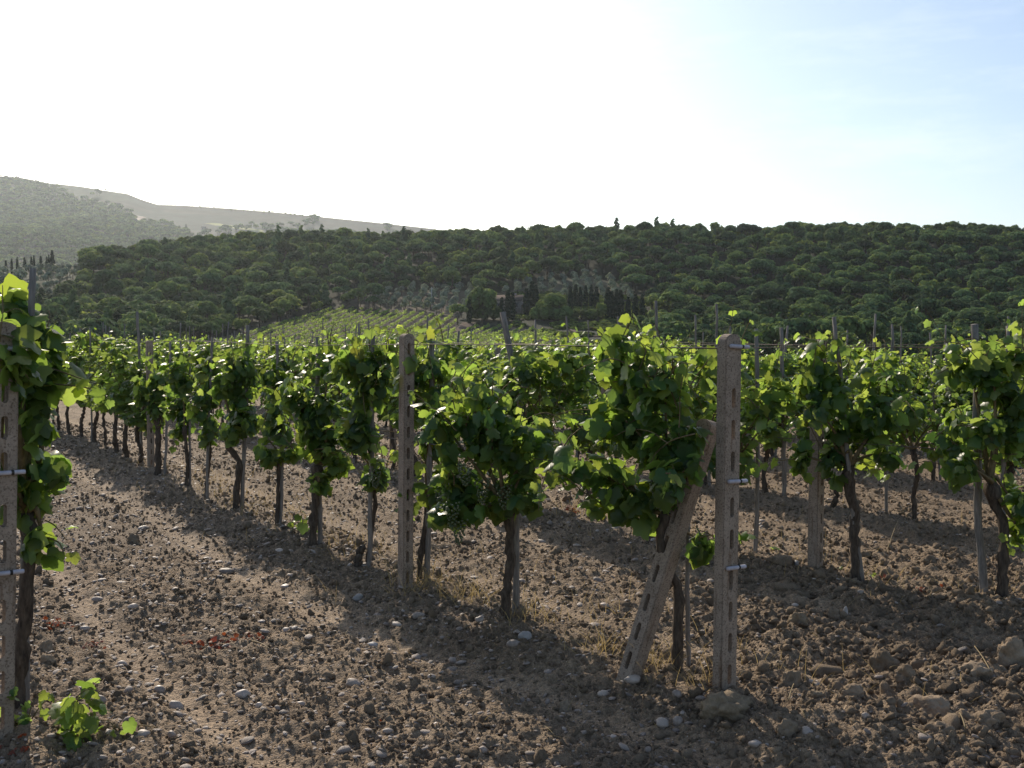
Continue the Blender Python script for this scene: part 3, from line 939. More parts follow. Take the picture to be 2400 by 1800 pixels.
# ------------------------------------------------------------------ posts
def post_mesh(w, d, h, slots, below=0.25):
    """w across the slotted face (local x), d deep (local y), arched top"""
    bm = bmesh.new()
    n = 9
    prof = [(-w / 2, -below), (w / 2, -below)]
    for i in range(n + 1):
        a = math.pi * i / n
        prof.append((w / 2 * math.cos(a), h - w / 2 * 0.72 + w / 2 * 0.72 * math.sin(a)))
    f = [bm.verts.new((x, -d / 2, z)) for x, z in prof]
    b = [bm.verts.new((x, d / 2, z)) for x, z in prof]
    bm.faces.new(f); bm.faces.new(b[::-1])
    m = len(prof)
    for i in range(m): bm.faces.new((f[(i + 1) % m], f[i], b[i], b[(i + 1) % m]))
    bmesh.ops.bevel(bm, geom=[e for e in bm.edges if abs(e.verts[0].co.y - e.verts[1].co.y) < 1e-6], offset=0.006, segments=2, affect='EDGES')
    bmesh.ops.recalc_face_normals(bm, faces=bm.faces)
    me = bpy.data.meshes.new('post'); bm.to_mesh(me); bm.free()
    if slots:
        bc = bmesh.new()
        sx, sw, sh = slots['x'], slots['w'], slots['h']
        for z in slots['z']:
            pr = []
            for i in range(7):
                a = math.pi * i / 6; pr.append((sx + sw / 2 * math.cos(a), z + sh / 2 - sw / 2 + sw / 2 * math.sin(a)))
            for i in range(7):
                a = math.pi + math.pi * i / 6; pr.append((sx + sw / 2 * math.cos(a), z - sh / 2 + sw / 2 + sw / 2 * math.sin(a)))
            ff = [bc.verts.new((x, -d, zz)) for x, zz in pr]; bb = [bc.verts.new((x, d, zz)) for x, zz in pr]
            bc.faces.new(ff); bc.faces.new(bb[::-1])
            for i in range(14): bc.faces.new((ff[(i + 1) % 14], ff[i], bb[i], bb[(i + 1) % 14]))
        bmesh.ops.recalc_face_normals(bc, faces=bc.faces)
        mc = bpy.data.meshes.new('cut'); bc.to_mesh(mc); bc.free()
        oa = bpy.data.objects.new('a', me); ob = bpy.data.objects.new('b', mc)
        COL.objects.link(oa); COL.objects.link(ob)
        md = oa.modifiers.new('b', 'BOOLEAN'); md.operation = 'DIFFERENCE'; md.object = ob; md.solver = 'EXACT'
        dg = bpy.context.evaluated_depsgraph_get()
        me2 = bpy.data.meshes.new_from_object(oa.evaluated_get(dg))
        bpy.data.objects.remove(oa); bpy.data.objects.remove(ob); bpy.data.meshes.remove(mc)
        me = me2
    me.name = 'post'
    return me

def sleeve(parent, x, y, z, ln, r, tilt=0.0):
    mb = MB()
    P = np.array([[-ln / 2, 0, 0], [-ln / 2 + .004, 0, 0], [ln / 2 - .004, 0, 0], [ln / 2, 0, 0]])
    add_tube(mb, P, [r * 0.8, r, r, r * .8], 12)
    s = obj('wire_sleeve', mb.mesh('wire_sleeve', True), M['sleeve'], parent, (x, y, z), (0, tilt, 0))
    mb = MB(); add_tube(mb, np.array([[0.0, 0, 0], [.012, 0, 0]]) + np.array([ln * 0.08, 0, 0]), [r * 1.12, r * 1.12], 12)
    obj('black_tie', mb.mesh('black_tie', True), M['tie'], s)
    return s

def slotted(name, base, h, yaw, w, d, slots, label, lean=(0, 0), group='concrete trellis posts'):
    e = empty(name, (base[0], base[1], gz(base[0], base[1]) - 0.02))
    e.rotation_euler = (lean[0], lean[1], yaw)
    tag(e, label, 'post', group)
    obj('post_body', post_mesh(w, d, h, slots), M['concrete'], e)
    return e
# slotted face looks along the row, out of the vineyard
a = at(1697, 1650)
A = slotted('concrete_post', a, 1.855, R(39), 0.125, 0.062, dict(x=0.004, w=0.030, h=0.105, z=[0.10 + 0.163 * i for i in range(4)] + [0.80 + 0.165 * i for i in range(2)] + [1.20 + 0.163 * i for i in range(3)]),
            'slotted concrete end post with three white sleeves at the front row', lean=(0, R(0.6)))
for z in (1.79, 1.10, 0.655): sleeve(A, 0.025, -0.047, z, 0.145, 0.0105, R(2))
L_b = at(-4, 1765)
LP = slotted('concrete_post', L_b, 1.90, R(39), 0.125, 0.062, dict(x=0.004, w=0.030, h=0.105, z=[0.10 + 0.163 * i for i in range(4)] + [0.86 + 0.163 * i for i in range(2)] + [1.26 + 0.163 * i for i in range(3)]),
             'slotted concrete end post at left edge half covered by leaves', lean=(R(0.5), R(1.6)))
for z in (1.78, 1.22, 0.765): sleeve(LP, 0.018, -0.047, z, 0.145, 0.0105, R(-1))
b_ = at(950, 1405)
slotted('concrete_post', b_, 1.86, R(38), 0.088, 0.080, dict(x=-0.006, w=0.026, h=0.085, z=[0.10 + 0.15 * i for i in range(12)]),
        'slim grey post with a slotted side in the middle of the front row', lean=(0, R(0.7)))
d_ = at(1910, 1358)
slotted('concrete_post', d_, 1.80, R(45), 0.100, 0.085, dict(x=0.010, w=0.026, h=0.085, z=[0.10 + 0.15 * i for i in range(12)]),
        'grey slotted post in the second row wrapped in leaves above', lean=(0, R(0.6)))
c_ = at(354, 1108)
slotted('concrete_post', c_, 1.81, R(35), 0.085, 0.075, dict(x=0.0, w=0.02, h=0.075, z=[0.10 + 0.15 * i for i in range(11)]),
        'pale round-topped post far along the front row', lean=(0, 0))
e_ = at(1416, 1038)
slotted('concrete_post', e_, 1.86, R(40), 0.095, 0.08, None, 'brownish post deep among the back rows, behind a gap in the vines')
for (px, py, hh, lb) in ((921, 1062, 1.62, 'short grey post in the back rows left of the middle post'),
                         (1168, 1046, 1.80, 'distant post in the back rows behind the leaning thick stake')):
    p = at(px, py)
    slotted('concrete_post', p, hh, R(40), 0.09, 0.08, None, lb)
# leaning brace of the front post
def brace():
    p0 = at(1466, 1612); p0[2] = gz(p0[0], p0[1]) - 0.05
    p1 = np.array(W(1664, 985, 5.86))
    dv = p1 - p0; ln = np.linalg.norm(dv)
    e = empty('leaning_brace', p0)
    q = Vector(dv).to_track_quat('Z', 'Y')
    e.rotation_mode = 'QUATERNION'
    e.rotation_quaternion = q @ Euler((0, 0, R(40))).to_quaternion()
    tag(e, 'leaning grey concrete brace propped against the front post', 'brace')
    obj('brace_body', post_mesh(0.105, 0.085, ln, dict(x=0.004, w=0.028, h=0.10, z=[0.16 + 0.165 * i for i in range(8)]), 0.1), M['concrete'], e)
brace()

# ------------------------------------------------------------------ stakes
def stake_mesh(h, r, seed, fork=False):
    rg = np.random.default_rng(seed)
    mb = MB(); n = 14
    P = np.stack([np.cumsum(rg.normal(0, 0.006, n)), np.cumsum(rg.normal(0, 0.006, n)), np.linspace(-0.15, h, n)], 1)
    add_tube(mb, P, np.linspace(r * 1.08, r * 0.82, n) * (1 + 0.06 * rg.normal(size=n)), 8, rg, 0.10)
    if fork:
        t = P[-3]
        add_tube(mb, spline([t, t + np.array([-0.05, 0, 0.10]), t + np.array([-0.11, 0, 0.26])], 6), np.linspace(r * .7, r * .3, 6), 6, rg, .1)
    return mb.mesh('wooden_stake', True)
ST = [stake_mesh(2.0, 0.017, 60 + i) for i in range(6)]
for m in ST: m.materials.append(M['stake'])
def stake_px(bpx, bpy_, tpx, tpy, r, label, group, seed, fork=False):
    p = at(bpx, bpy_); Y = p[1]; base = np.array([p[0], p[1], gz(p[0], p[1])])
    top = W(tpx, tpy, Y); dv = top - base; h = np.linalg.norm(dv)
    o = obj('wooden_stake', stake_mesh(h, r, seed, fork), M['stake'], None, base)
    o.rotation_mode = 'QUATERNION'; o.rotation_quaternion = Vector(dv).to_track_quat('Z', 'Y')
    tag(o, label, 'stake', group)
GS = 'wooden stakes in the front row'; GS2 = 'wooden stakes in the second row'
stake_px(1262, 1208, 1184, 730, 0.040, 'thick grey stake leaning left, standing up behind the knobbly-headed vine', GS2, 1)
stake_px(1214, 1480, 1216, 1060, 0.024, 'straight stake tied against the trunk of the knobbly-headed vine', GS, 18)
stake_px(1612, 1600, 1608, 1000, 0.013, 'thin stake between the crooked trunk and the front post', GS, 2)
stake_px(998, 1392, 1020, 800, 0.022, 'stake behind the slanting trunk right of the middle post', GS, 3)
stake_px(866, 1352, 868, 780, 0.019, 'crooked dark stake left of the middle post', GS, 4)
stake_px(746, 1305, 742, 790, 0.022, 'stake tied to the thick upright trunk', GS, 5)
stake_px(656, 1252, 650, 800, 0.016, 'thin stake beside the slim vine', GS, 6)
stake_px(568, 1212, 567, 762, 0.022, 'dark stake rising above the hook-trunked vine', GS, 7)
stake_px(487, 1184, 497, 790, 0.015, 'thin stake by the slanting trunk', GS, 8)
stake_px(447, 1160, 450, 800, 0.015, 'thin stake beside the forked pale trunk', GS, 9)
stake_px(385, 1128, 392, 800, 0.018, 'dark stake next to the thick dark trunk by the far post', GS, 10)
stake_px(60, 1690, 57, 628, 0.020, 'dark stake standing up out of the bushy vine at left edge', 'wooden stakes at the left edge', 11)
stake_px(1768, 1315, 1771, 770, 0.020, 'thin straight stake between front post and grey post', GS2, 12)
stake_px(2020, 1378, 1940, 745, 0.020, 'stake leaning left behind the dark straight trunk', GS2, 13)
stake_px(2306, 1434, 2285, 760, 0.028, 'pale stake beside the bent trunk at right', GS2, 14)
stake_px(1540, 1118, 1535, 705, 0.026, 'forked grey dead branch stuck up as a stake behind the front row', 'wooden stakes in the back rows', 15, True)
stake_px(1836, 1180, 1832, 768, 0.026, 'stake in the third row left of the round-topped grey post', 'wooden stakes in the back rows', 16)
stake_px(2078, 1221, 2092, 760, 0.018, 'thin stake above the third-row vine at right', 'wooden stakes in the back rows', 17)
SLAB = {1: 'thin wooden stake at the far left end of the front row',
        2: 'thin wooden stake in the second row behind the front row leaves',
        3: 'thin wooden stake among the vines of the third row',
        4: 'thin wooden stake among the vines of the fourth row',
        5: 'thin wooden stake among the vines of the fifth row'}
for k in range(1, 6):
    for j, (x, y) in enumerate(vine_spots[k]):
        if rnd.random() < 0.5: continue
        o = bpy.data.objects.new('wooden_stake', ST[rnd.randrange(6)]); COL.objects.link(o)
        xx, yy = x + rnd.gauss(0, .06), y + rnd.gauss(0, .06)
        o.location = (xx, yy, gz(xx, yy)); o.rotation_euler = (rnd.gauss(0, .03), rnd.gauss(0, .035), rnd.uniform(0, 6))
        s = rnd.uniform(0.8, 1.25); o.scale = (s, s, rnd.uniform(0.86, 1.12))
        tag(o, SLAB[k], 'stake', 'wooden stakes of the ' + ROWNAME[k])

# dead stump beside the thin curving trunk
def stump():
    p = at(836, 1352); rg = np.random.default_rng(3)
    mb = trunk_mesh([(0, 0, -.05), (0.01, 0, .06), (0.045, 0, .16)], 0.034, 0.026, rg, False)
    o = obj('vine_stump', mb.mesh('vine_stump', True), M['bark'], None, (p[0], p[1], gz(p[0], p[1])))
    tag(o, 'short dark dead vine stump left of the thin curving trunk', 'stump')
stump()

# ------------------------------------------------------------------ trellis wires: one object per wire
def wire(k, z, y0, y1, label, anchors=None):
    Ys = np.arange(y0, y1, 0.5); Xs = row_x(k, Ys)
    Z = macro(Xs, Ys) + z + 0.012 * np.sin(Ys * 1.1)
    mb = MB(); add_tube(mb, np.stack([Xs, Ys, Z], 1), 0.003, 5)
    o = obj('trellis_wire', mb.mesh('trellis_wire', True), M['wire'])
    tag(o, label, 'wire', 'trellis wires')
wire(1, 1.84, 5.70, 24, 'rusty top wire strung along the front row')
wire(1, 1.14, 5.70, 24, 'rusty middle wire strung along the front row')
wire(2, 1.82, 6.2, 30, 'rusty top wire strung along the second row')
wire(2, 1.10, 6.2, 30, 'rusty middle wire strung along the second row')
wire(3, 1.80, 8.0, 34, 'rusty top wire strung along the third row')
wire(4, 1.80, 10.0, 40, 'rusty top wire strung along the fourth row')

# ------------------------------------------------------------------ weeds and straw
def weed(px, py, hpx, n, mat, label, seed, spread=0.12, size=0.07, step=0.035, name='weed', cat='weed', group=None):
    rg = np.random.default_rng(seed)
    p = at(px, py); loc = (p[0], p[1], gz(p[0], p[1]) - 0.01); h = hpx * p[1] / FPX
    e = empty(name, loc); tag(e, label, cat, group)
    st = MB(); mb = MB()
    for i in range(n):
        sx = rg.normal(0, spread * 0.3, 2)
        s = curve_shoot((sx[0], sx[1] * 0.6, 0), rg, h * rg.uniform(.6, 1.05), (rg.normal(0, spread / max(h, .05) * .8), rg.normal(0, spread / max(h, .05) * .6)))
        add_tube(st, s, np.linspace(.004, .0015, len(s)), 5)
        P, Nn, T, S, f = shoot_leaves(s, rg, size, step)
        S = size * (0.65 + 0.5 * rg.random(len(P)))
        leaves(mb, P, Nn, T, S, leaf_tints(len(P), rg, 0.4 + 0 * f), rg)
    obj('stem', st.mesh('stem', True), M['cane'], e)
    obj('leaves', mb.mesh('leaves'), mat, e)
weed(150, 1778, 200, 5, M['leaf'], 'tall green vine-leaved weed shoot in the lower left corner', 21, 0.06, 0.07)
weed(55, 1745, 110, 6, M['leaf'], 'low green weed against the foot of the left post', 22, 0.10, 0.055)
weed(270, 1755, 80, 3, M['leaf'], 'small green weed with one bright leaf at the bottom left', 23, 0.06, 0.07)
weed(695, 1270, 70, 3, M['leaf'], 'small green sucker beside the thick upright trunk', 24, 0.06, 0.06)
weed(530, 1515, 34, 16, M['red_leaf'], 'red withered weed sprawling on the lit soil between the rows', 25, 0.24, 0.034, step=0.009, group='red withered weeds')
weed(455, 1512, 22, 8, M['red_leaf'], 'small red withered sprig left of the sprawling red weed', 26, 0.16, 0.03, step=0.009, group='red withered weeds')
weed(110, 1482, 26, 8, M['red_leaf'], 'reddish brown withered weed just right of the left post', 27, 0.18, 0.03, step=0.009, group='red withered weeds')
weed(60, 1790, 26, 6, M['red_leaf'], 'orange withered leaves at the foot of the left post', 28, 0.14, 0.035, step=0.009, group='red withered weeds')
weed(205, 1520, 18, 6, M['red_leaf'], 'dull red sprig below the small pale stone at left', 29, 0.14, 0.026, step=0.009, group='red withered weeds')
weed(2085, 1378, 16, 8, M['red_leaf'], 'dull red weed patch right of the dark straight trunk', 30, 0.22, 0.03, step=0.009, group='red withered weeds')
weed(2180, 1412, 16, 8, M['red_leaf'], 'dull red weed patch left of the pale stake', 31, 0.22, 0.03, step=0.009, group='red withered weeds')
weed(1320, 1220, 18, 8, M['red_leaf'], 'dull red weed patch in the second lane behind the front row', 32, 0.3, 0.035, step=0.009, group='red withered weeds')
weed(880, 1690, 14, 6, M['red_leaf'], 'thin red runner at the bottom of the lit soil', 33, 0.2, 0.024, step=0.009, group='red withered weeds')
weed(2060, 1372, 26, 9, M['leaf'], 'yellow-green low weed at the foot of the dark straight trunk', 34, 0.25, 0.03)
weed(1960, 1352, 20, 6, M['leaf'], 'yellow-green low weed right of the grey post foot', 35, 0.2, 0.03)

def straw():
    mb = MB(); rg = np.random.default_rng(15)
    def blade(p, h, lean, r=0.0018):
        n = 6; P = [np.array(p)]; d = norm(np.array([lean[0], lean[1], 1.0]))
        for i in range(n - 1):
            d = norm(d + np.array([lean[0], lean[1], -0.35]) * 0.22); P.append(P[-1] + d * h / (n - 1))
        V = []
        P = np.array(P); w = np.linspace(r, r * .3, n)[:, None] * np.array([1, .3, 0])
        V = np.vstack([P - w, P + w]); i = np.arange(n - 1)
        g = 0.7 + .6 * rg.random()
        mb.add(V, np.stack([i, i + 1, i + 1 + n, i + n], 1), (g, g, g * .9))
    for k in (1, 2, 3):                                       # tufts along the feet of the rows
        for j in range(1500 if k < 3 else 400):
            y = rg.uniform(5.6, 16) + 1.78 * (k - 1)
            x = float(row_x(k, y)) + rg.normal(0.45, 0.55)
            if vnoise(x * 1.5, y * 1.5, 9) < 0.45: continue
            blade((x, y, gz(x, y)), rg.uniform(.05, .2), rg.normal(0, .5, 2))
    for (px, py, n) in ((1530, 1600, 60), (1640, 1640, 30), (1000, 1400, 60), (1090, 1430, 70), (1240, 1490, 50), (960, 1410, 40), (1400, 1560, 40)):
        for j in range(n):
            p = at(px + rg.normal(0, 35), py + rg.normal(0, 10)); blade((p[0], p[1], gz(p[0], p[1])), rg.uniform(.06, .28), rg.normal(0, .4, 2))
    for j in range(260):
        y = rg.uniform(4.2, 9); x = rg.uniform(-.2, .5) * y
        blade((x, y, gz(x, y) + .01), rg.uniform(.04, .16), rg.normal(0, 1.6, 2))
    tag(obj('dry_grass', mb.mesh('dry_grass'), M['straw']), 'dry straw-coloured grass along the feet of the rows', kind='stuff')
straw()

def stick(px0, py0, px1, py1, lift, label, r=0.004):
    a0 = at(px0, py0); a1 = at(px1, py1)
    a0[2] = gz(a0[0], a0[1]) + .02; a1[2] = gz(a1[0], a1[1]) + lift
    loc = a0.copy(); mb = MB()
    add_tube(mb, spline([a0 - loc, (a0 + a1) / 2 - loc + np.array([0, 0, .012]), a1 - loc], 8), np.linspace(r, r * .6, 8), 6)
    tag(obj('dry_stalk', mb.mesh('dry_stalk', True), M['straw'], None, loc), label, 'stalk', 'dry stalks on the soil')
stick(2322, 1605, 2283, 1552, 0.05, 'pale dry stalk leaning on the clods at the right edge')
stick(1848, 1684, 1860, 1650, 0.04, 'pale short stalk sticking out below the split clod')
stick(2172, 1790, 2130, 1772, 0.03, 'pale dry stalk at the bottom edge in the lower right')
stick(2085, 1582, 2104, 1566, 0.03, 'short forked-looking stalk in front of the dome-shaped clod')
stick(2262, 1765, 2248, 1738, 0.05, 'short tan stalk among the shaded lower right clods')
stick(2078, 1305, 2105, 1245, 0.06, 'dry stalk standing on the soil beyond the dark straight trunk')
stick(280, 1742, 370, 1740, 0.02, 'fallen twig lying flat at the bottom left')
stick(590, 1516, 635, 1540, 0.02, 'thin dry stalk below the sprawling red weed')
stick(1452, 1455, 1540, 1490, 0.10, 'long dry stalk crossing the leaning brace')

# ------------------------------------------------------------------ hills
RID_X = np.array([-1400, -300, 0, 120, 217, 325, 434, 564, 651, 760, 868, 976, 1085, 1237, 1356, 1519, 1617, 1736, 1844, 1953, 2127, 2268, 2400, 3000, 3800])
RID_V = np.array([150, 156, 157, 158, 168, 180, 196, 208, 218, 222, 218, 224, 228, 232, 229, 232, 234, 228, 234, 241, 245, 238, 228, 215, 200])
V0, YB = -75.0, 220.0
def ridge_y(u): return 455 + 95 * smooth(80, 620, u)
FR = np.array([0.0, 0.46, 0.86, 1.0])                       # share of the climb ...
def hill_frac(t): return np.interp(t, [0.0, 0.50, 0.78, 1.0], FR)   # ... against share of the depth
def ridge_v(u): return np.interp(u, RID_X, RID_V)
def hill_z(X, Y):
    X = np.asarray(X, float); Y = np.asarray(Y, float)
    u = 1200 + FPX * X / np.maximum(Y, 1)
    yr = ridge_y(u); t = (Y - YB) / (yr - YB)
    rel = 5.0 * fbm(X * 0.012, Y * 0.012, 91, 3) * smooth(0, .25, t)
    v = V0 + (ridge_v(u) - V0) * hill_frac(np.clip(t, 0, 1))
    z = CAMZ + v * np.minimum(Y, yr) / FPX - np.maximum(Y - yr, 0) * 0.16
    zb = CAMZ + V0 * YB / FPX
    near = -11.5 + (zb + 11.5) * smooth(125, YB, Y)
    z = np.where(Y < YB, near, z + rel)
    z = np.where(Y < 135, macro(X, Y) - 0.6, z)
    return z
def on_hill(px, py):
    d = ray(px, py)
    Ys = np.arange(225, 640, 0.5)
    X = d[0] / d[1] * Ys; Z = CAMZ + d[2] / d[1] * Ys
    h = hill_z(X, Ys)
    i = np.argmax(h >= Z) if (h >= Z).any() else len(Ys) - 1
    return np.array([X[i], Ys[i], h[i]])
VINEY1 = [(430, 830), (500, 808), (670, 752), (790, 722), (1072, 742), (1068, 782), (1000, 845), (430, 845)]
VINEY2 = [(1030, 800), (1098, 764), (1250, 768), (1300, 790), (1400, 812), (1380, 850), (1000, 850)]
OLIVE1 = [(790, 716), (850, 692), (960, 682), (1108, 680), (1108, 725), (1070, 742)]
OLIVE2 = [(1160, 700), (1200, 680), (1280, 658), (1390, 648), (1468, 676), (1500, 720), (1345, 705), (1240, 690)]
OLIVE3 = [(-400, 650), (0, 648), (130, 642), (200, 640), (190, 680), (110, 740), (-400, 760)]
FARM = [(1085, 770), (1090, 690), (1160, 690), (1345, 685), (1500, 700), (1520, 760), (1420, 800), (1250, 770)]
SCRUB = [(1240, 768), (1340, 770), (1430, 760), (1520, 770), (1540, 850), (1380, 850), (1400, 812), (1300, 790)]
EDGE = [(380, 850), (500, 800), (670, 742), (700, 742), (520, 812), (420, 850)]
def build_hill():
    q = np.linspace(-1.0, 1.0, 520); ys = np.concatenate([np.arange(50, 220, 4), np.arange(220, 600, 2.0), np.arange(600, 900, 8)])
    Q, Y = np.meshgrid(q, ys); X = Q * Y; Z = hill_z(X, Y)
    u, v = proj(np.stack([X, Y, Z], -1).reshape(-1, 3)); u = u.reshape(X.shape); v = v.reshape(X.shape)
    c = np.zeros(X.shape + (3,)); c[:] = (0.030, 0.033, 0.020)
    def paint(poly, col): c[in_poly(u, v, poly) & (Y > 200)] = col
    paint(FARM, (0.060, 0.062, 0.040)); paint(SCRUB, (0.050, 0.056, 0.040))
    paint(OLIVE1, (0.125, 0.105, 0.075)); paint(OLIVE2, (0.135, 0.130, 0.088)); paint(OLIVE3, (0.075, 0.085, 0.055))
    paint(VINEY1, (0.075, 0.060, 0.047)); paint(VINEY2, (0.07, 0.064, 0.052)); paint(EDGE, (0.075, 0.072, 0.055))
    n, m = X.shape
    i = (np.arange(n - 1)[:, None] * m + np.arange(m - 1)[None, :])
    F = np.stack([i, i + 1, i + m + 1, i + m], -1).reshape(-1, 4)
    me = make_mesh('hill', np.stack([X, Y, Z], -1).reshape(-1, 3), [F], c.reshape(-1, 3), True)
    tag(obj('hill', me, M['hill']), 'wooded hillside across the dip', kind='structure')
build_hill()

# far hill, about a kilometre and a half away
FAR_X = np.array([-2000, -600, 0, 54, 119, 195, 250, 304, 336, 374, 434, 542, 651, 760, 868, 998, 1085, 1400, 2400, 4000])
FAR_V = np.array([400, 385, 374, 371, 358, 350, 341, 333, 320, 308, 306, 299, 290, 279, 268, 254, 243, 205, 150, 120])
FY0, FY1 = 1250.0, 2700.0
def far_z(X, Y):
    u = 1200 + FPX * X / np.maximum(Y, 1)
    t = (Y - FY0) / (FY1 - FY0)
    v0 = 90.0
    # a wooded spur comes forward at the left
    sp = 42 * np.exp(-((t - 0.33) / 0.16) ** 2) * (1 - smooth(60, 480, u)) + 20 * np.exp(-((t - 0.55) / 0.12) ** 2) * np.exp(-((u - 260) / 170) ** 2)
    v = v0 + (np.interp(u, FAR_X, FAR_V) - v0) * np.clip(t, -0.2, 1) ** 1.0 if False else v0 + (np.interp(u, FAR_X, FAR_V) - v0) * np.minimum(t, 1)
    v = v + sp + 30 * fbm(X * 0.0028, Y * 0.0028, 55, 3) * np.sin(np.clip(t, 0, 1) * math.pi)
    return CAMZ + v * np.minimum(Y, FY1) / FPX - np.maximum(Y - FY1, 0) * 0.2
def on_far(px, py):
    d = ray(px, py)
    Ys = np.arange(FY0, FY1, 2.0)
    X = d[0] / d[1] * Ys; Z = CAMZ + d[2] / d[1] * Ys; h = far_z(X, Ys)
    i = np.argmax(h >= Z) if (h >= Z).any() else len(Ys) - 1
    return np.array([X[i], Ys[i], h[i]])
WOOD_FAR = [[(-500, 470), (0, 492), (25, 472), (75, 478), (120, 505), (180, 520), (250, 545), (300, 570), (420, 600), (300, 640), (-500, 700)],
            [(170, 505), (205, 498), (260, 510), (330, 525), (400, 530), (440, 550), (450, 575), (400, 585), (290, 560), (200, 525)]]
def build_far():
    q = np.linspace(-0.9, 0.9, 520); ys = np.concatenate([np.arange(1200, 2700, 10), np.arange(2700, 3300, 30)])
    Q, Y = np.meshgrid(q, ys); X = Q * Y; Z = far_z(X, Y)
    u, v = proj(np.stack([X, Y, Z], -1).reshape(-1, 3)); u = u.reshape(X.shape); v = v.reshape(X.shape)
    c = np.zeros(X.shape + (3,)); c[:] = (0.024, 0.038, 0.030)
    cell = vnoise(X * 0.007 + Y * 0.002, Y * 0.0042, 31)
    cell2 = vnoise(X * 0.0028, Y * 0.0063, 37)
    c[cell > 0.62] = (0.034, 0.054, 0.034); c[(cell2 > 0.66)] = (0.042, 0.046, 0.036); c[(cell < 0.3)] = (0.032, 0.042, 0.03)
    for w in WOOD_FAR: c[in_poly(u, v, w)] = (0.030, 0.042, 0.028)
    c[in_poly(u, v, [(480, 524), (500, 522), (620, 540), (615, 545)])] = (0.26, 0.27, 0.10)
    c[in_poly(u, v, [(0, 446), (60, 449), (150, 465), (148, 469), (0, 451)])] = (0.22, 0.22, 0.11)
    c[in_poly(u, v, [(308, 515), (322, 506), (340, 509), (335, 514), (318, 519)])] = (0.42, 0.33, 0.26)
    n, m = X.shape
    i = (np.arange(n - 1)[:, None] * m + np.arange(m - 1)[None, :])
    F = np.stack([i, i + 1, i + m + 1, i + m], -1).reshape(-1, 4)
    me = make_mesh('far_hill', np.stack([X, Y, Z], -1).reshape(-1, 3), [F], c.reshape(-1, 3), True)
    tag(obj('far_hill', me, M['far']), 'long hazy hill of fields and woods at the left', kind='structure')
build_far()

# ------------------------------------------------------------------ trees
def quads(P, Nn, S, rg):
    Nn = norm(Nn); a = norm(np.cross(Nn, rg.normal(size=Nn.shape))); b = np.cross(Nn, a)
    n = len(P); S = S[:, None]
    j = lambda: (0.7 + 0.6 * rg.random((n, 1)))
    V = np.stack([P - a * S * j() - b * S * j() * .6, P + a * S * j() - b * S * j() * .6, P + a * S * j() * .7 + b * S * j(), P - a * S * j() * .7 + b * S * j()], 1)
    F = np.arange(4 * n).reshape(n, 4)
    return V.reshape(-1, 3), F

def crown(mb, subs, n, size, rg, up=0.5, hue=(1, 1, 1)):
    vol = np.array([s[1][0] * s[1][1] + s[1][0] * s[1][2] for s in subs]); vol = vol / vol.sum()
    for (c, r), w in zip(subs, vol):
        k = max(3, int(n * w))
        d = norm(rg.normal(size=(k, 3)))
        d[:, 2] = np.abs(d[:, 2]) * np.where(rg.random(k) < .75, 1, -1)
        P = np.asarray(c) + d * np.asarray(r) * (0.72 + 0.36 * rg.random((k, 1)))
        Nn = d + rg.normal(0, .28, (k, 3)) + np.array([0, 0, up * .5])
        V, F = quads(P, Nn, size * (.6 + .7 * rg.random(k)), rg)
        g = (0.65 + 0.7 * rg.random(k))[:, None] * np.asarray(hue) * (0.85 + .3 * rg.random())
        mb.add(V, F); mb.T[-1] = np.repeat(g, 4, 0)

def wood_tree(kind, seed, n=700, size=0.36):
    rg = np.random.default_rng(seed); mb = MB(); subs = []
    if kind == 'umbrella':
        h = 8.2
        for i in range(9):
            a = i * 2.4; r = 2.6 * math.sqrt(i / 9)
            subs.append(((r * math.cos(a), r * math.sin(a), 6.0 + 1.3 * (1 - (r / 2.9) ** 2) + rg.normal(0, .2)), (1.55, 1.55, .95)))
        hue = (0.95, 1.0, 0.95)
    elif kind == 'round':
        for i in range(10):
            d = norm(rg.normal(size=3)); d[2] = abs(d[2]) * .9 - .15
            subs.append((np.array([0, 0, 4.6]) + d * np.array([2.1, 2.1, 2.0]), np.array([1.5, 1.5, 1.35]) * rg.uniform(.75, 1.2)))
        hue = (1.12, 1.08, 0.85)
    elif kind == 'pine':
        for i in range(9):
            z = 2.6 + 0.78 * i; r = 2.1 * (1 - i / 10.5)
            a = rg.uniform(0, 6.28)
            subs.append(((r * .35 * math.cos(a), r * .35 * math.sin(a), z), (r, r, .75)))
        hue = (0.85, 0.95, 0.95)
    else:                                                     # low bushy oak
        for i in range(8):
            d = norm(rg.normal(size=3)); d[2] = abs(d[2]) * .6
            subs.append((np.array([0, 0, 2.2]) + d * np.array([2.2, 2.2, 1.5]), np.array([1.4, 1.4, 1.2]) * rg.uniform(.8, 1.2)))
        hue = (1.2, 1.15, 0.8)
    crown(mb, subs, n, size, rg, hue=hue)
    add_tube(mb, np.array([[0, 0, -1.0], [.1, 0, 2.5], [0, .1, 4.6]]), [.26, .2, .1], 6, m=1)
    for i in range(4):
        c = np.asarray(subs[(i * 2) % len(subs)][0]); add_tube(mb, np.array([[.05, 0, 2.6], (np.array([0, 0, 3.2]) + c) / 2, c]), [.1, .07, .03], 4, m=1)
    me = mb.mesh('woodland_tree'); me.materials.append(M['wood_leaf']); me.materials.append(M['tree_bark'])
    return me

KINDS = ['umbrella', 'round', 'umbrella', 'round', 'bush', 'pine', 'round', 'umbrella', 'bush', 'round']
TREES = [wood_tree(k, 500 + i) for i, k in enumerate(KINDS)]
TNAME = {'umbrella': 'stone_pine', 'round': 'oak_tree', 'bush': 'oak_scrub', 'pine': 'pine_tree'}

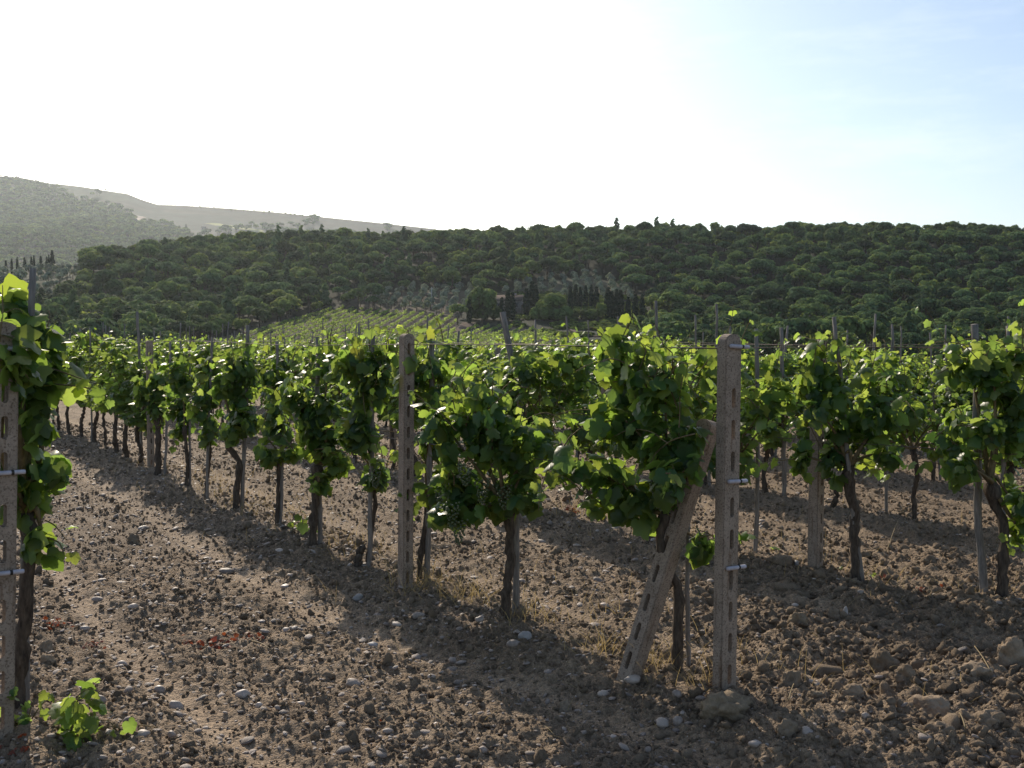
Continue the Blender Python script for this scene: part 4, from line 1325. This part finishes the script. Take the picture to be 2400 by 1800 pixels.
def forest():
    rg = np.random.default_rng(77)
    pts = []
    Y = 232.0
    while Y < 600:
        sp = 6.4
        xs = np.arange(-0.66 * Y, 0.66 * Y, sp)
        X = xs + rg.uniform(-2.8, 2.8, len(xs)); YY = Y + rg.uniform(-2.8, 2.8, len(xs))
        pts.append(np.stack([X, YY], 1)); Y += sp
    P = np.concatenate(pts)
    q_ = np.arange(-0.6, 0.6, 0.0085); q_ = q_ + rg.uniform(-.003, .003, len(q_))
    yr_ = ridge_y(1200 + FPX * q_) + rg.uniform(-3, 6, len(q_)); P = np.vstack([P, np.stack([q_ * yr_, yr_], 1)])
    Z = hill_z(P[:, 0], P[:, 1]); P3 = np.column_stack([P, Z])
    u, v = proj(P3)
    keep = P[:, 1] < ridge_y(u) + 18
    for pl in (VINEY1, VINEY2, OLIVE1, OLIVE2, FARM, SCRUB): keep &= ~in_poly(u, v, pl)
    keep &= ~in_poly(u, v, OLIVE3)
    keep &= ~((u < 205) & (v < 655))
    # nothing tall directly in front of the clearing
    keep &= ~((u > 430) & (u < 1520) & (v > 800))
    keep &= v < 862
    P3, u, v = P3[keep], u[keep], v[keep]; n = len(P3)
    clump = vnoise(P3[:, 0] * .02, P3[:, 1] * .02, 5)
    kd = np.zeros(n, int)
    r = rg.random(n)
    kd = np.where(r < 0.22, rg.choice([0, 2, 7], n), np.where(r < 0.80, rg.choice([1, 3, 6, 9], n), np.where(r < 0.93, rg.choice([4, 8], n), 5)))
    kd = np.where((clump > 0.6) & (r < .8), rg.choice([0, 2, 7], n), kd)
    P3[:, 2] -= rg.uniform(0.4, 1.6, n) * np.where(kd == 4, 0.2, 1) * np.where(kd == 8, .2, 1)
    s = 0.66 + 0.62 * rg.random(n) ** 1.6
    top = P3[:, 1] > ridge_y(u) - 14                      # a closed, low-domed skyline
    kd = np.where(top & np.isin(kd, (0, 2, 7, 5)) & ((r < .9) | (rg.random(n) < .75)), rg.choice([1, 3, 6, 9], n), kd)
    P3[:, 2] -= np.where(top, 1.2, 0)
    s = np.where(top, 0.85 + 0.4 * rg.random(n), s)
    s = np.where((u < 700), s * 1.1, s)
    rz = rg.uniform(0, 6.28, n)
    inframe = (u > -40) & (u < 2440) & (v < 838)
    size = s / P3[:, 1]
    order = np.argsort(-np.where(inframe, size, 0))
    ind = np.zeros(n, bool); ind[order[:290]] = True
    for i in np.where(ind)[0]:
        k = KINDS[kd[i]]
        o = bpy.data.objects.new(TNAME[k], TREES[kd[i]]); COL.objects.link(o)
        o.location = P3[i]; o.rotation_euler = (0, 0, rz[i]); o.scale = (s[i], s[i], s[i] * rg.uniform(.9, 1.1))
        side = 'left of the small hill vineyard' if u[i] < 620 else ('beyond the farm clearing' if u[i] < 1500 else 'right of the farm clearing')
        what = {'umbrella': 'dark flat-domed stone pine', 'round': 'round-crowned green oak', 'bush': 'low bushy oak', 'pine': 'pointed dark pine'}[k]
        tag(o, f'{what} in the hillside wood {side}', 'tree', f'{what}s in the wood {side}')
    rest = ~ind
    pr = [bpy.data.objects.new('wood_piece', wood_tree(k, 500 + i, 560, 0.40)) for i, k in enumerate(KINDS)]
    # names keep the order
    for i, p in enumerate(pr): p.name = 'wood_piece_%02d' % i
    nr = rest.sum()
    scatter('forest', P3[rest], np.column_stack([np.zeros(nr), np.zeros(nr), rz[rest]]), np.repeat(s[rest][:, None], 3, 1), kd[rest], pr,
            'dense dark wood covering the hill up to the skyline')
    print('forest', n)
    # woods on the far hill
    Y = FY0 + 15; pts = []
    while Y < FY1 + 10:
        xs = np.arange(-0.60 * Y, 0.02 * Y, 11.0)
        pts.append(np.stack([xs + rg.uniform(-5, 5, len(xs)), Y + rg.uniform(-5, 5, len(xs))], 1)); Y += 11.0
    P = np.concatenate(pts); Z = far_z(P[:, 0], P[:, 1]); P3 = np.column_stack([P, Z]); u, v = proj(P3)
    k = np.zeros(len(P3), bool)
    for w in WOOD_FAR: k |= in_poly(u, v, w)
    hedge = (np.abs(vnoise(P[:, 0] * .0056, P[:, 1] * .0035, 61) - 0.5) < 0.018) | (vnoise(P[:, 0] * .0043, P[:, 1] * .0043, 67) > 0.72)
    k |= hedge & (rg.random(len(P3)) < 0.8)
    k &= (u > -150) & (u < 1150) & (P[:, 1] < FY1 + 2)
    P3 = P3[k]; n2 = len(P3)
    sc_ = rg.uniform(.7, 1.35, n2) * np.where(P3[:, 1] > FY1 - 60, .7, 1.45)
    pr2 = [bpy.data.objects.new('far_wood_piece_%02d' % i, wood_tree(kk, 700 + i, 120, 0.85)) for i, kk in enumerate(KINDS[:5])]
    scatter('distant_woods', P3, np.column_stack([np.zeros(n2), np.zeros(n2), rg.uniform(0, 6.28, n2)]), np.repeat(sc_[:, None], 3, 1), rg.integers(0, 5, n2), pr2,
            'hazy woods and hedges on the far hill')
    print('far woods', n2)
forest()

# ---- cypresses
def cypress_mesh(seed):
    rg = np.random.default_rng(seed); mb = MB(); n = 420
    t = rg.random(n) ** 0.8; a = rg.uniform(0, 6.28, n)
    r = 0.85 * np.sin(np.clip(t * 0.93 + 0.07, 0, 1) * math.pi) ** 0.6 * (1 - t * .45) * (.75 + .35 * rg.random(n))
    P = np.stack([r * np.cos(a), r * np.sin(a), 0.4 + 9.6 * t], 1)
    V, F = quads(P, np.stack([np.cos(a), np.sin(a), .3 + 0 * a], 1) + rg.normal(0, .35, (n, 3)), 0.30 * (.6 + .7 * rg.random(n)), rg)
    V[:, 2] = np.where(True, V[:, 2], 0)
    g = (0.65 + .7 * rg.random(n))[:, None] * np.ones(3)
    mb.add(V, F); mb.T[-1] = np.repeat(g, 4, 0)
    add_tube(mb, np.array([[0, 0, -.8], [0, 0, 3], [0, 0, 9.0]]), [.16, .13, .04], 6, m=1)
    me = mb.mesh('cypress'); me.materials.append(M['cypress_leaf']); me.materials.append(M['tree_bark'])
    return me
CYP = [cypress_mesh(800 + i) for i in range(5)]
FCY = [(1100, 759, 704), (1157, 750, 703), (1191, 752, 690), (1202, 752, 695), (1176, 754, 705), (1234, 744, 686), (1247, 742, 672), (1256, 741, 678),
       (1337, 735, 686), (1349, 722, 679), (1360, 722, 684), (1373, 722, 681), (1386, 723, 680), (1398, 724, 684), (1425, 749, 684), (1434, 750, 692), (1445, 750, 688), (1454, 750, 690), (1472, 752, 704), (1489, 755, 698), (1505, 758, 700)]
FCL = {0: 'slim dark cypress standing alone at the left corner of the farm', 1: 'dark cypress left of the stone farmhouse, behind the big dark tree', 4: 'shorter dark cypress in front of the left gable of the farmhouse',
       2: 'dark cypress in front of the middle of the farmhouse, the left of two', 3: 'dark cypress in front of the middle of the farmhouse, the right of two', 5: 'dark cypress at the right end of the farmhouse',
       6: 'tallest dark cypress just right of the farmhouse', 7: 'dark cypress leaning into the tallest one right of the farmhouse'}
for i, (px, by, ty) in enumerate(FCY):
    p = on_hill(px, by); h = (by - ty) * p[1] / FPX * (1.2 if 8 <= i < 14 else 1.08)
    o = bpy.data.objects.new('cypress_tree', CYP[i % 5]); COL.objects.link(o)
    o.location = p; o.rotation_euler = (0, 0, i * 1.3); w = h / 10 * (1.0 + 0.25 * ((i * 7) % 4) / 4)
    o.scale = (w * 1.5, w * 1.5, h / 10 * 1.05)
    if i in FCL: tag(o, FCL[i], 'cypress', 'cypresses around the farmhouse')
    elif i < 14: tag(o, 'dark cypress in the evenly spaced row in front of the olive slope', 'cypress', 'row of cypresses before the olive slope')
    else: tag(o, 'dark cypress in the clump at the right end of the farm', 'cypress', 'cypresses at the right end of the farm')
LCY = [(-20, 642, 612), (14, 641, 611), (28, 641, 607), (41, 641, 603), (58, 640, 604), (74, 638, 602), (80, 638, 600), (96, 635, 600), (110, 636, 602), (115, 636, 598), (123, 637, 588)]
for i, (px, by, ty) in enumerate(LCY):
    p = on_hill(px, by + 2); h = (by - ty) * p[1] / FPX * 1.05
    o = bpy.data.objects.new('cypress_tree', CYP[(i + 2) % 5]); COL.objects.link(o)
    o.location = p; o.rotation_euler = (0, 0, i); w = h / 10 * (1.0 + .5 * ((i * 5) % 3) / 3); o.scale = (w, w, h / 10)
    if i == len(LCY) - 1: tag(o, 'tallest cypress at the right end of the distant line at left', 'cypress', 'line of cypresses at the left')
    else: tag(o, 'grey-green cypress in the distant line at the left edge', 'cypress', 'line of cypresses at the left')

# big dark tree and round pine by the farm
def farm_tree(px, by, wpx, hpx, kind, seed, label, name):
    wpx *= 1.15; hpx *= 1.12
    p = on_hill(px, by); me = wood_tree(kind, seed, 1400, 0.36)
    o = bpy.data.objects.new(name, me); COL.objects.link(o)
    hh = {'round': 8.0, 'umbrella': 8.2, 'bush': 4.6}[kind]; ww = {'round': 7.0, 'umbrella': 8.2, 'bush': 6.6}[kind]
    o.location = p - np.array([0, 0, 1.2]); sx = wpx * p[1] / FPX / ww; o.scale = (sx, sx, hpx * p[1] / FPX / hh)
    tag(o, label, 'tree', 'trees by the farmhouse')
farm_tree(1130, 757, 62, 92, 'round', 41, 'big dark tree left of the farmhouse', 'oak_tree')
farm_tree(1298, 748, 76, 66, 'round', 42, 'broad green tree right of the farmhouse', 'oak_tree')
farm_tree(1310, 752, 60, 40, 'bush', 43, 'dark bush under the broad green tree', 'bush')
farm_tree(1362, 748, 60, 32, 'bush', 44, 'dark bush below the left of the cypress row', 'bush')
farm_tree(1392, 748, 50, 30, 'bush', 45, 'dark bush below the right of the cypress row', 'bush')
farm_tree(1140, 752, 70, 50, 'bush', 47, 'dark bush under the big dark tree left of the farmhouse', 'bush')
farm_tree(1272, 752, 50, 44, 'bush', 48, 'dark bush at the right corner of the farmhouse', 'bush')
farm_tree(1412, 748, 30, 50, 'round', 46, 'pale grey-green tree between the two cypress groups', 'olive_tree')

# ---- olives
def olive_mesh(seed):
    rg = np.random.default_rng(seed); mb = MB(); subs = []
    for i in range(5):
        d = norm(rg.normal(size=3)); d[2] = abs(d[2])
        subs.append((np.array([0, 0, 1.9]) + d * np.array([.8, .8, .9]), np.array([.75, .75, .8]) * rg.uniform(.8, 1.2)))
    crown(mb, subs, 190, 0.24, rg)
    add_tube(mb, np.array([[0, 0, -.5], [.1, 0, .8], [0, 0, 1.9]]), [.16, .13, .07], 6, m=1)
    me = mb.mesh('olive_tree'); me.materials.append(M['olive_leaf']); me.materials.append(M['tree_bark'])
    return me
OLV = [olive_mesh(850 + i) for i in range(6)]
def olives(poly, bb, spacing, label, group, smin=.8, smax=1.25):
    rg = np.random.default_rng(int(abs(bb[0])) + 3)
    c = [on_hill(x, y) for x, y in poly]; c = np.array(c)
    x0, y0 = c[:, :2].min(0) - 5; x1, y1 = c[:, :2].max(0) + 5
    n = 0
    for yy in np.arange(y0, y1, spacing):
        for xx in np.arange(x0, x1, spacing):
            x = xx + rg.uniform(-.8, .8); y = yy + rg.uniform(-.8, .8); z = float(hill_z(x, y))
            u, v = proj(np.array([[x, y, z]]))
            if not in_poly(u, v, poly)[0] or u[0] < -40: continue
            o = bpy.data.objects.new('olive_tree', OLV[rg.integers(0, 6)]); COL.objects.link(o)
            s = rg.uniform(smin, smax); o.location = (x, y, z); o.scale = (s, s, s * rg.uniform(.9, 1.2)); o.rotation_euler = (0, 0, rg.uniform(0, 6))
            tag(o, label, 'olive tree', group); n += 1
    print(group, n)
olives(OLIVE1, (1,), 4.3, 'small silvery olive tree in the strip above the hill vineyard', 'olives above the hill vineyard', .8, 1.2)
olives(OLIVE2, (2,), 4.5, 'small silvery olive tree on the slope above the cypress row', 'olives on the slope above the farm', .8, 1.25)
olives(OLIVE3, (3,), 6.4, 'grey-green olive tree in the grove at the left edge below the cypress line', 'olives at the left edge', 1.0, 1.5)

# ---- low scrub on the slope below the farm
def scrub():
    rg = np.random.default_rng(12); n = 9000
    Y = rg.uniform(230, 420, n); X = rg.uniform(0.0, 0.16, n) * Y
    P = np.column_stack([X, Y, hill_z(X, Y) - 0.2]); u, v = proj(P)
    k = (in_poly(u, v, FARM) | in_poly(u, v, SCRUB)) & ~in_poly(u, v, VINEY2) & (vnoise(X * .12, Y * .12, 3) > 0.33)
    P = P[k]; n = len(P)
    pr = [bpy.data.objects.new('scrub_piece_%d' % i, wood_tree('bush', 620 + i, 90, 1.1)) for i in range(4)]
    s = rg.uniform(0.14, 0.34, n)
    scatter('undergrowth', P, np.column_stack([0 * s, 0 * s, rg.uniform(0, 6, n)]), np.column_stack([s, s, s * .8]), rg.integers(0, 4, n), pr, 'low grey-green scrub on the slope below the farm')
scrub()

# ---- rows of the vineyards on the hill
def hill_rows(poly, theta, spacing, label, group, h=1.7, gap=0.0):
    rg = np.random.default_rng(int(spacing * 100))
    c = np.array([on_hill(x, min(y, 842)) for x, y in poly])
    ctr = c[:, :2].mean(0); rad = np.linalg.norm(c[:, :2] - ctr, axis=1).max() + 20
    d = np.array([math.sin(theta), math.cos(theta)]); nrm = np.array([d[1], -d[0]])
    cnt = 0
    for off in np.arange(-rad, rad, spacing):
        s = np.arange(-rad, rad, 0.5)
        P = ctr + nrm * off + s[:, None] * d
        Z = hill_z(P[:, 0], P[:, 1]); u, v = proj(np.column_stack([P, Z]))
        ok = in_poly(u, v, poly) & (P[:, 1] > 225)
        if ok.sum() < 8: continue
        idx = np.where(ok)[0]; runs = np.split(idx, np.where(np.diff(idx) > 1)[0] + 1); idx = max(runs, key=len); i0, i1 = idx[0], idx[-1]
        if i1 - i0 < 30: continue
        k = int((i1 - i0) * 0.5 * 10)
        ss = rg.uniform(s[i0], s[i1], k)
        g = vnoise(ss * .45, off + 0 * ss, 3) > gap
        ss = ss[g]; k = len(ss)
        if k < 120: continue
        Q = ctr + nrm * (off + rg.normal(0, .18, k))[:, None] + ss[:, None] * d
        zz = hill_z(Q[:, 0], Q[:, 1]) + 0.25 + (h - .25) * rg.random(k) * (.75 + .5 * vnoise(ss * .9, off + 0 * ss, 8))
        loc = np.array([*(ctr + nrm * off + s[i0] * d), 0.0]); loc[2] = float(hill_z(loc[0], loc[1]))
        V, F = quads(np.column_stack([Q, zz]) - loc, rg.normal(size=(k, 3)) + np.array([0, -.3, .5]), 0.20 * (.6 + .7 * rg.random(k)), rg)
        t = (0.7 + .6 * rg.random(k))[:, None] * np.array([1, 1, 1.0])
        me = make_mesh('vine_row', V, [F], np.repeat(t, 4, 0))
        tag(obj('vine_row', me, M['row_leaf'], None, loc), label, 'vine row', group); cnt += 1
    print(group, cnt)
hill_rows(VINEY1, R(7.5), 3.5, 'sunlit green vine row in the hill vineyard left of the farm', 'vine rows of the upper hill vineyard', 1.15, gap=0.12)
hill_rows(VINEY2, R(13), 3.6, 'dull green vine row in the lower hill vineyard below the farm', 'vine rows of the lower hill vineyard', 1.0, gap=0.12)

# ---- farmhouse and tracks
def house(name, p, w, d, h, roof_h, rz, label, group=None, wins=3, wing=False):
    e = empty(name, p, rz); tag(e, label, 'house', group)
    mb = MB(); V, F = box(-w / 2, w / 2, -d / 2, d / 2, -1.5, h); mb.add(V, F)
    Vg = np.array([[-w / 2, -d / 2, h], [-w / 2, d / 2, h], [-w / 2, 0, h + roof_h], [w / 2, -d / 2, h], [w / 2, d / 2, h], [w / 2, 0, h + roof_h]])
    mb.add(Vg, [[0, 2, 1], [3, 4, 5]])
    if wing:
        V, F = box(w / 2 - .01, w / 2 + w * .4, -d / 2 + .6, d / 2 - .6, -1.5, h * .6); mb.add(V, F)
    obj('wall', mb.mesh('wall'), M['house_wall'], e)
    mb = MB(); o_ = .45
    for s in (-1, 1):
        y0, y1 = s * (d / 2 + o_), 0.0
        sl = roof_h / (d / 2); z0 = h - sl * o_ + .06; z1 = h + roof_h + .06
        Vr = np.array([[-w / 2 - o_, y0, z0], [w / 2 + o_, y0, z0], [w / 2 + o_, y1, z1], [-w / 2 - o_, y1, z1]])
        Vr = np.vstack([Vr, Vr + np.array([0, 0, .18])]); mb.add(Vr, [[0, 1, 2, 3], [7, 6, 5, 4], [0, 4, 5, 1], [1, 5, 6, 2], [3, 2, 6, 7], [0, 3, 7, 4]])
    if wing:
        zt = h * .6
        Vr = np.array([[w / 2 + .02, -d / 2 + .2, zt + .05], [w / 2 + w * .4 + .4, -d / 2 + .2, zt + .05], [w / 2 + w * .4 + .4, d / 2 - .2, zt + .9], [w / 2 + .02, d / 2 - .2, zt + .9]])
        Vr = np.vstack([Vr, Vr + np.array([0, 0, .16])]); mb.add(Vr, [[0, 1, 2, 3], [7, 6, 5, 4], [0, 4, 5, 1], [1, 5, 6, 2], [2, 6, 7, 3], [0, 3, 7, 4]])
    rf = obj('roof', mb.mesh('roof'), M['roof'], e)
    mb = MB(); V, F = box(w * .2, w * .2 + .7, .5, 1.2, h + roof_h * .55, h + roof_h + .8); mb.add(V, F)
    obj('chimney', mb.mesh('chimney'), M['house_wall'], rf)
    for i in range(wins):
        x = -w / 2 + w * (i + .5) / wins
        mb = MB(); V, F = box(x - .5, x + .5, -d / 2 - .03, -d / 2 + .05, h * .55, h * .55 + 1.3); mb.add(V, F)
        obj('window', mb.mesh('window'), M['dark_glass'], e)
    return e
hp = on_hill(1192, 738)
house('farmhouse', hp + np.array([0, 4.5, 0]), 9.5, 7.0, 5.0, 1.7, R(-8), 'grey stone farmhouse half hidden among dark cypresses', None, 3, True)
house('farmhouse', on_far(274, 482), 13, 8, 5, 2, R(20), 'pale farmhouse among trees on the far hill', 'farmhouses on the far hill', 4)
house('farmhouse', on_far(119, 473), 10, 7, 4, 2, R(-10), 'small pale farmhouse in the fields high on the far hill at left', 'farmhouses on the far hill', 3)
house('farmhouse', on_far(41, 421), 9, 7, 4, 2, R(15), 'tiny house on the skyline of the far hill', 'farmhouses on the far hill', 3)
house('farmhouse', on_far(478, 537), 10, 7, 4, 2, R(15), 'small farmhouse low on the far hill by two cypresses', 'farmhouses on the far hill', 3)
for i, (px, by, ty) in enumerate(((421, 538, 528), (436, 538, 525))):
    p = on_far(px, by); h = (by - ty) * p[1] / FPX
    o = bpy.data.objects.new('cypress_tree', CYP[i]); COL.objects.link(o); o.location = p; o.scale = (h / 10 * 1.6, h / 10 * 1.6, h / 10)
    tag(o, ['left of the two lone cypresses low on the far hill', 'right, taller of the two lone cypresses low on the far hill'][i], 'cypress', 'cypresses on the far hill')

def track(name, pts, w, label):
    c = np.array([on_hill(*p) for p in pts]); P = spline(c, 40)
    d = np.gradient(P, axis=0); nn = norm(np.stack([d[:, 1], -d[:, 0], 0 * d[:, 0]], 1))
    A_, B_ = P - nn * w / 2, P + nn * w / 2
    for q_ in (A_, B_): q_[:, 2] = hill_z(q_[:, 0], q_[:, 1]) + .25
    V = np.vstack([A_, B_]); i = np.arange(39)
    me = make_mesh(name, V, [np.stack([i, i + 1, i + 41, i + 40], 1)], np.ones((80, 3)), True)
    tag(obj(name, me, M['track']), label, kind='structure')
track('path', [(1068, 800), (1078, 778), (1098, 758)], 4.0, 'pale track between the two hill vineyards')
track('path', [(1200, 756), (1262, 742), (1285, 750), (1340, 774), (1400, 790)], 1.8, 'reddish farm track below the farmhouse')
track('path', [(1405, 753), (1440, 757), (1500, 765)], 2.5, 'earth bank below the right hand cypresses')

# lone pole in the olive strip
pp = on_hill(1012, 722)
mb = MB(); add_tube(mb, np.array([[0, 0, -.5], [0, 0, 7.4]]), [.16, .12], 8)
add_tube(mb, np.array([[-.7, 0, 6.9], [.7, 0, 6.9]]), [.06, .06], 6)
tag(obj('utility_pole', mb.mesh('utility_pole', True), M['pylon'], None, pp), 'pale grey pole standing in the silvery olive strip', 'pole')

# ------------------------------------------------------------------ haze
def haze():
    V, F = box(-3400, 3400, -60, 3500, -14.0, 470)
    F = F[:, :]
    m = bpy.data.materials.new('haze'); m.use_nodes = True
    N, L = m.node_tree.nodes, m.node_tree.links
    N.remove(N['Principled BSDF'])
    v = N.new('ShaderNodeVolumePrincipled')
    v.inputs['Color'].default_value = (0.84, 0.94, 1.0, 1)
    v.inputs['Density'].default_value = 0.000063
    v.inputs['Anisotropy'].default_value = 0.6
    L.new(v.outputs[0], N['Material Output'].inputs['Volume'])
    me = make_mesh('haze', V, [F])
    tag(obj('haze', me, m), 'thin evening haze in the air', kind='stuff')
haze()
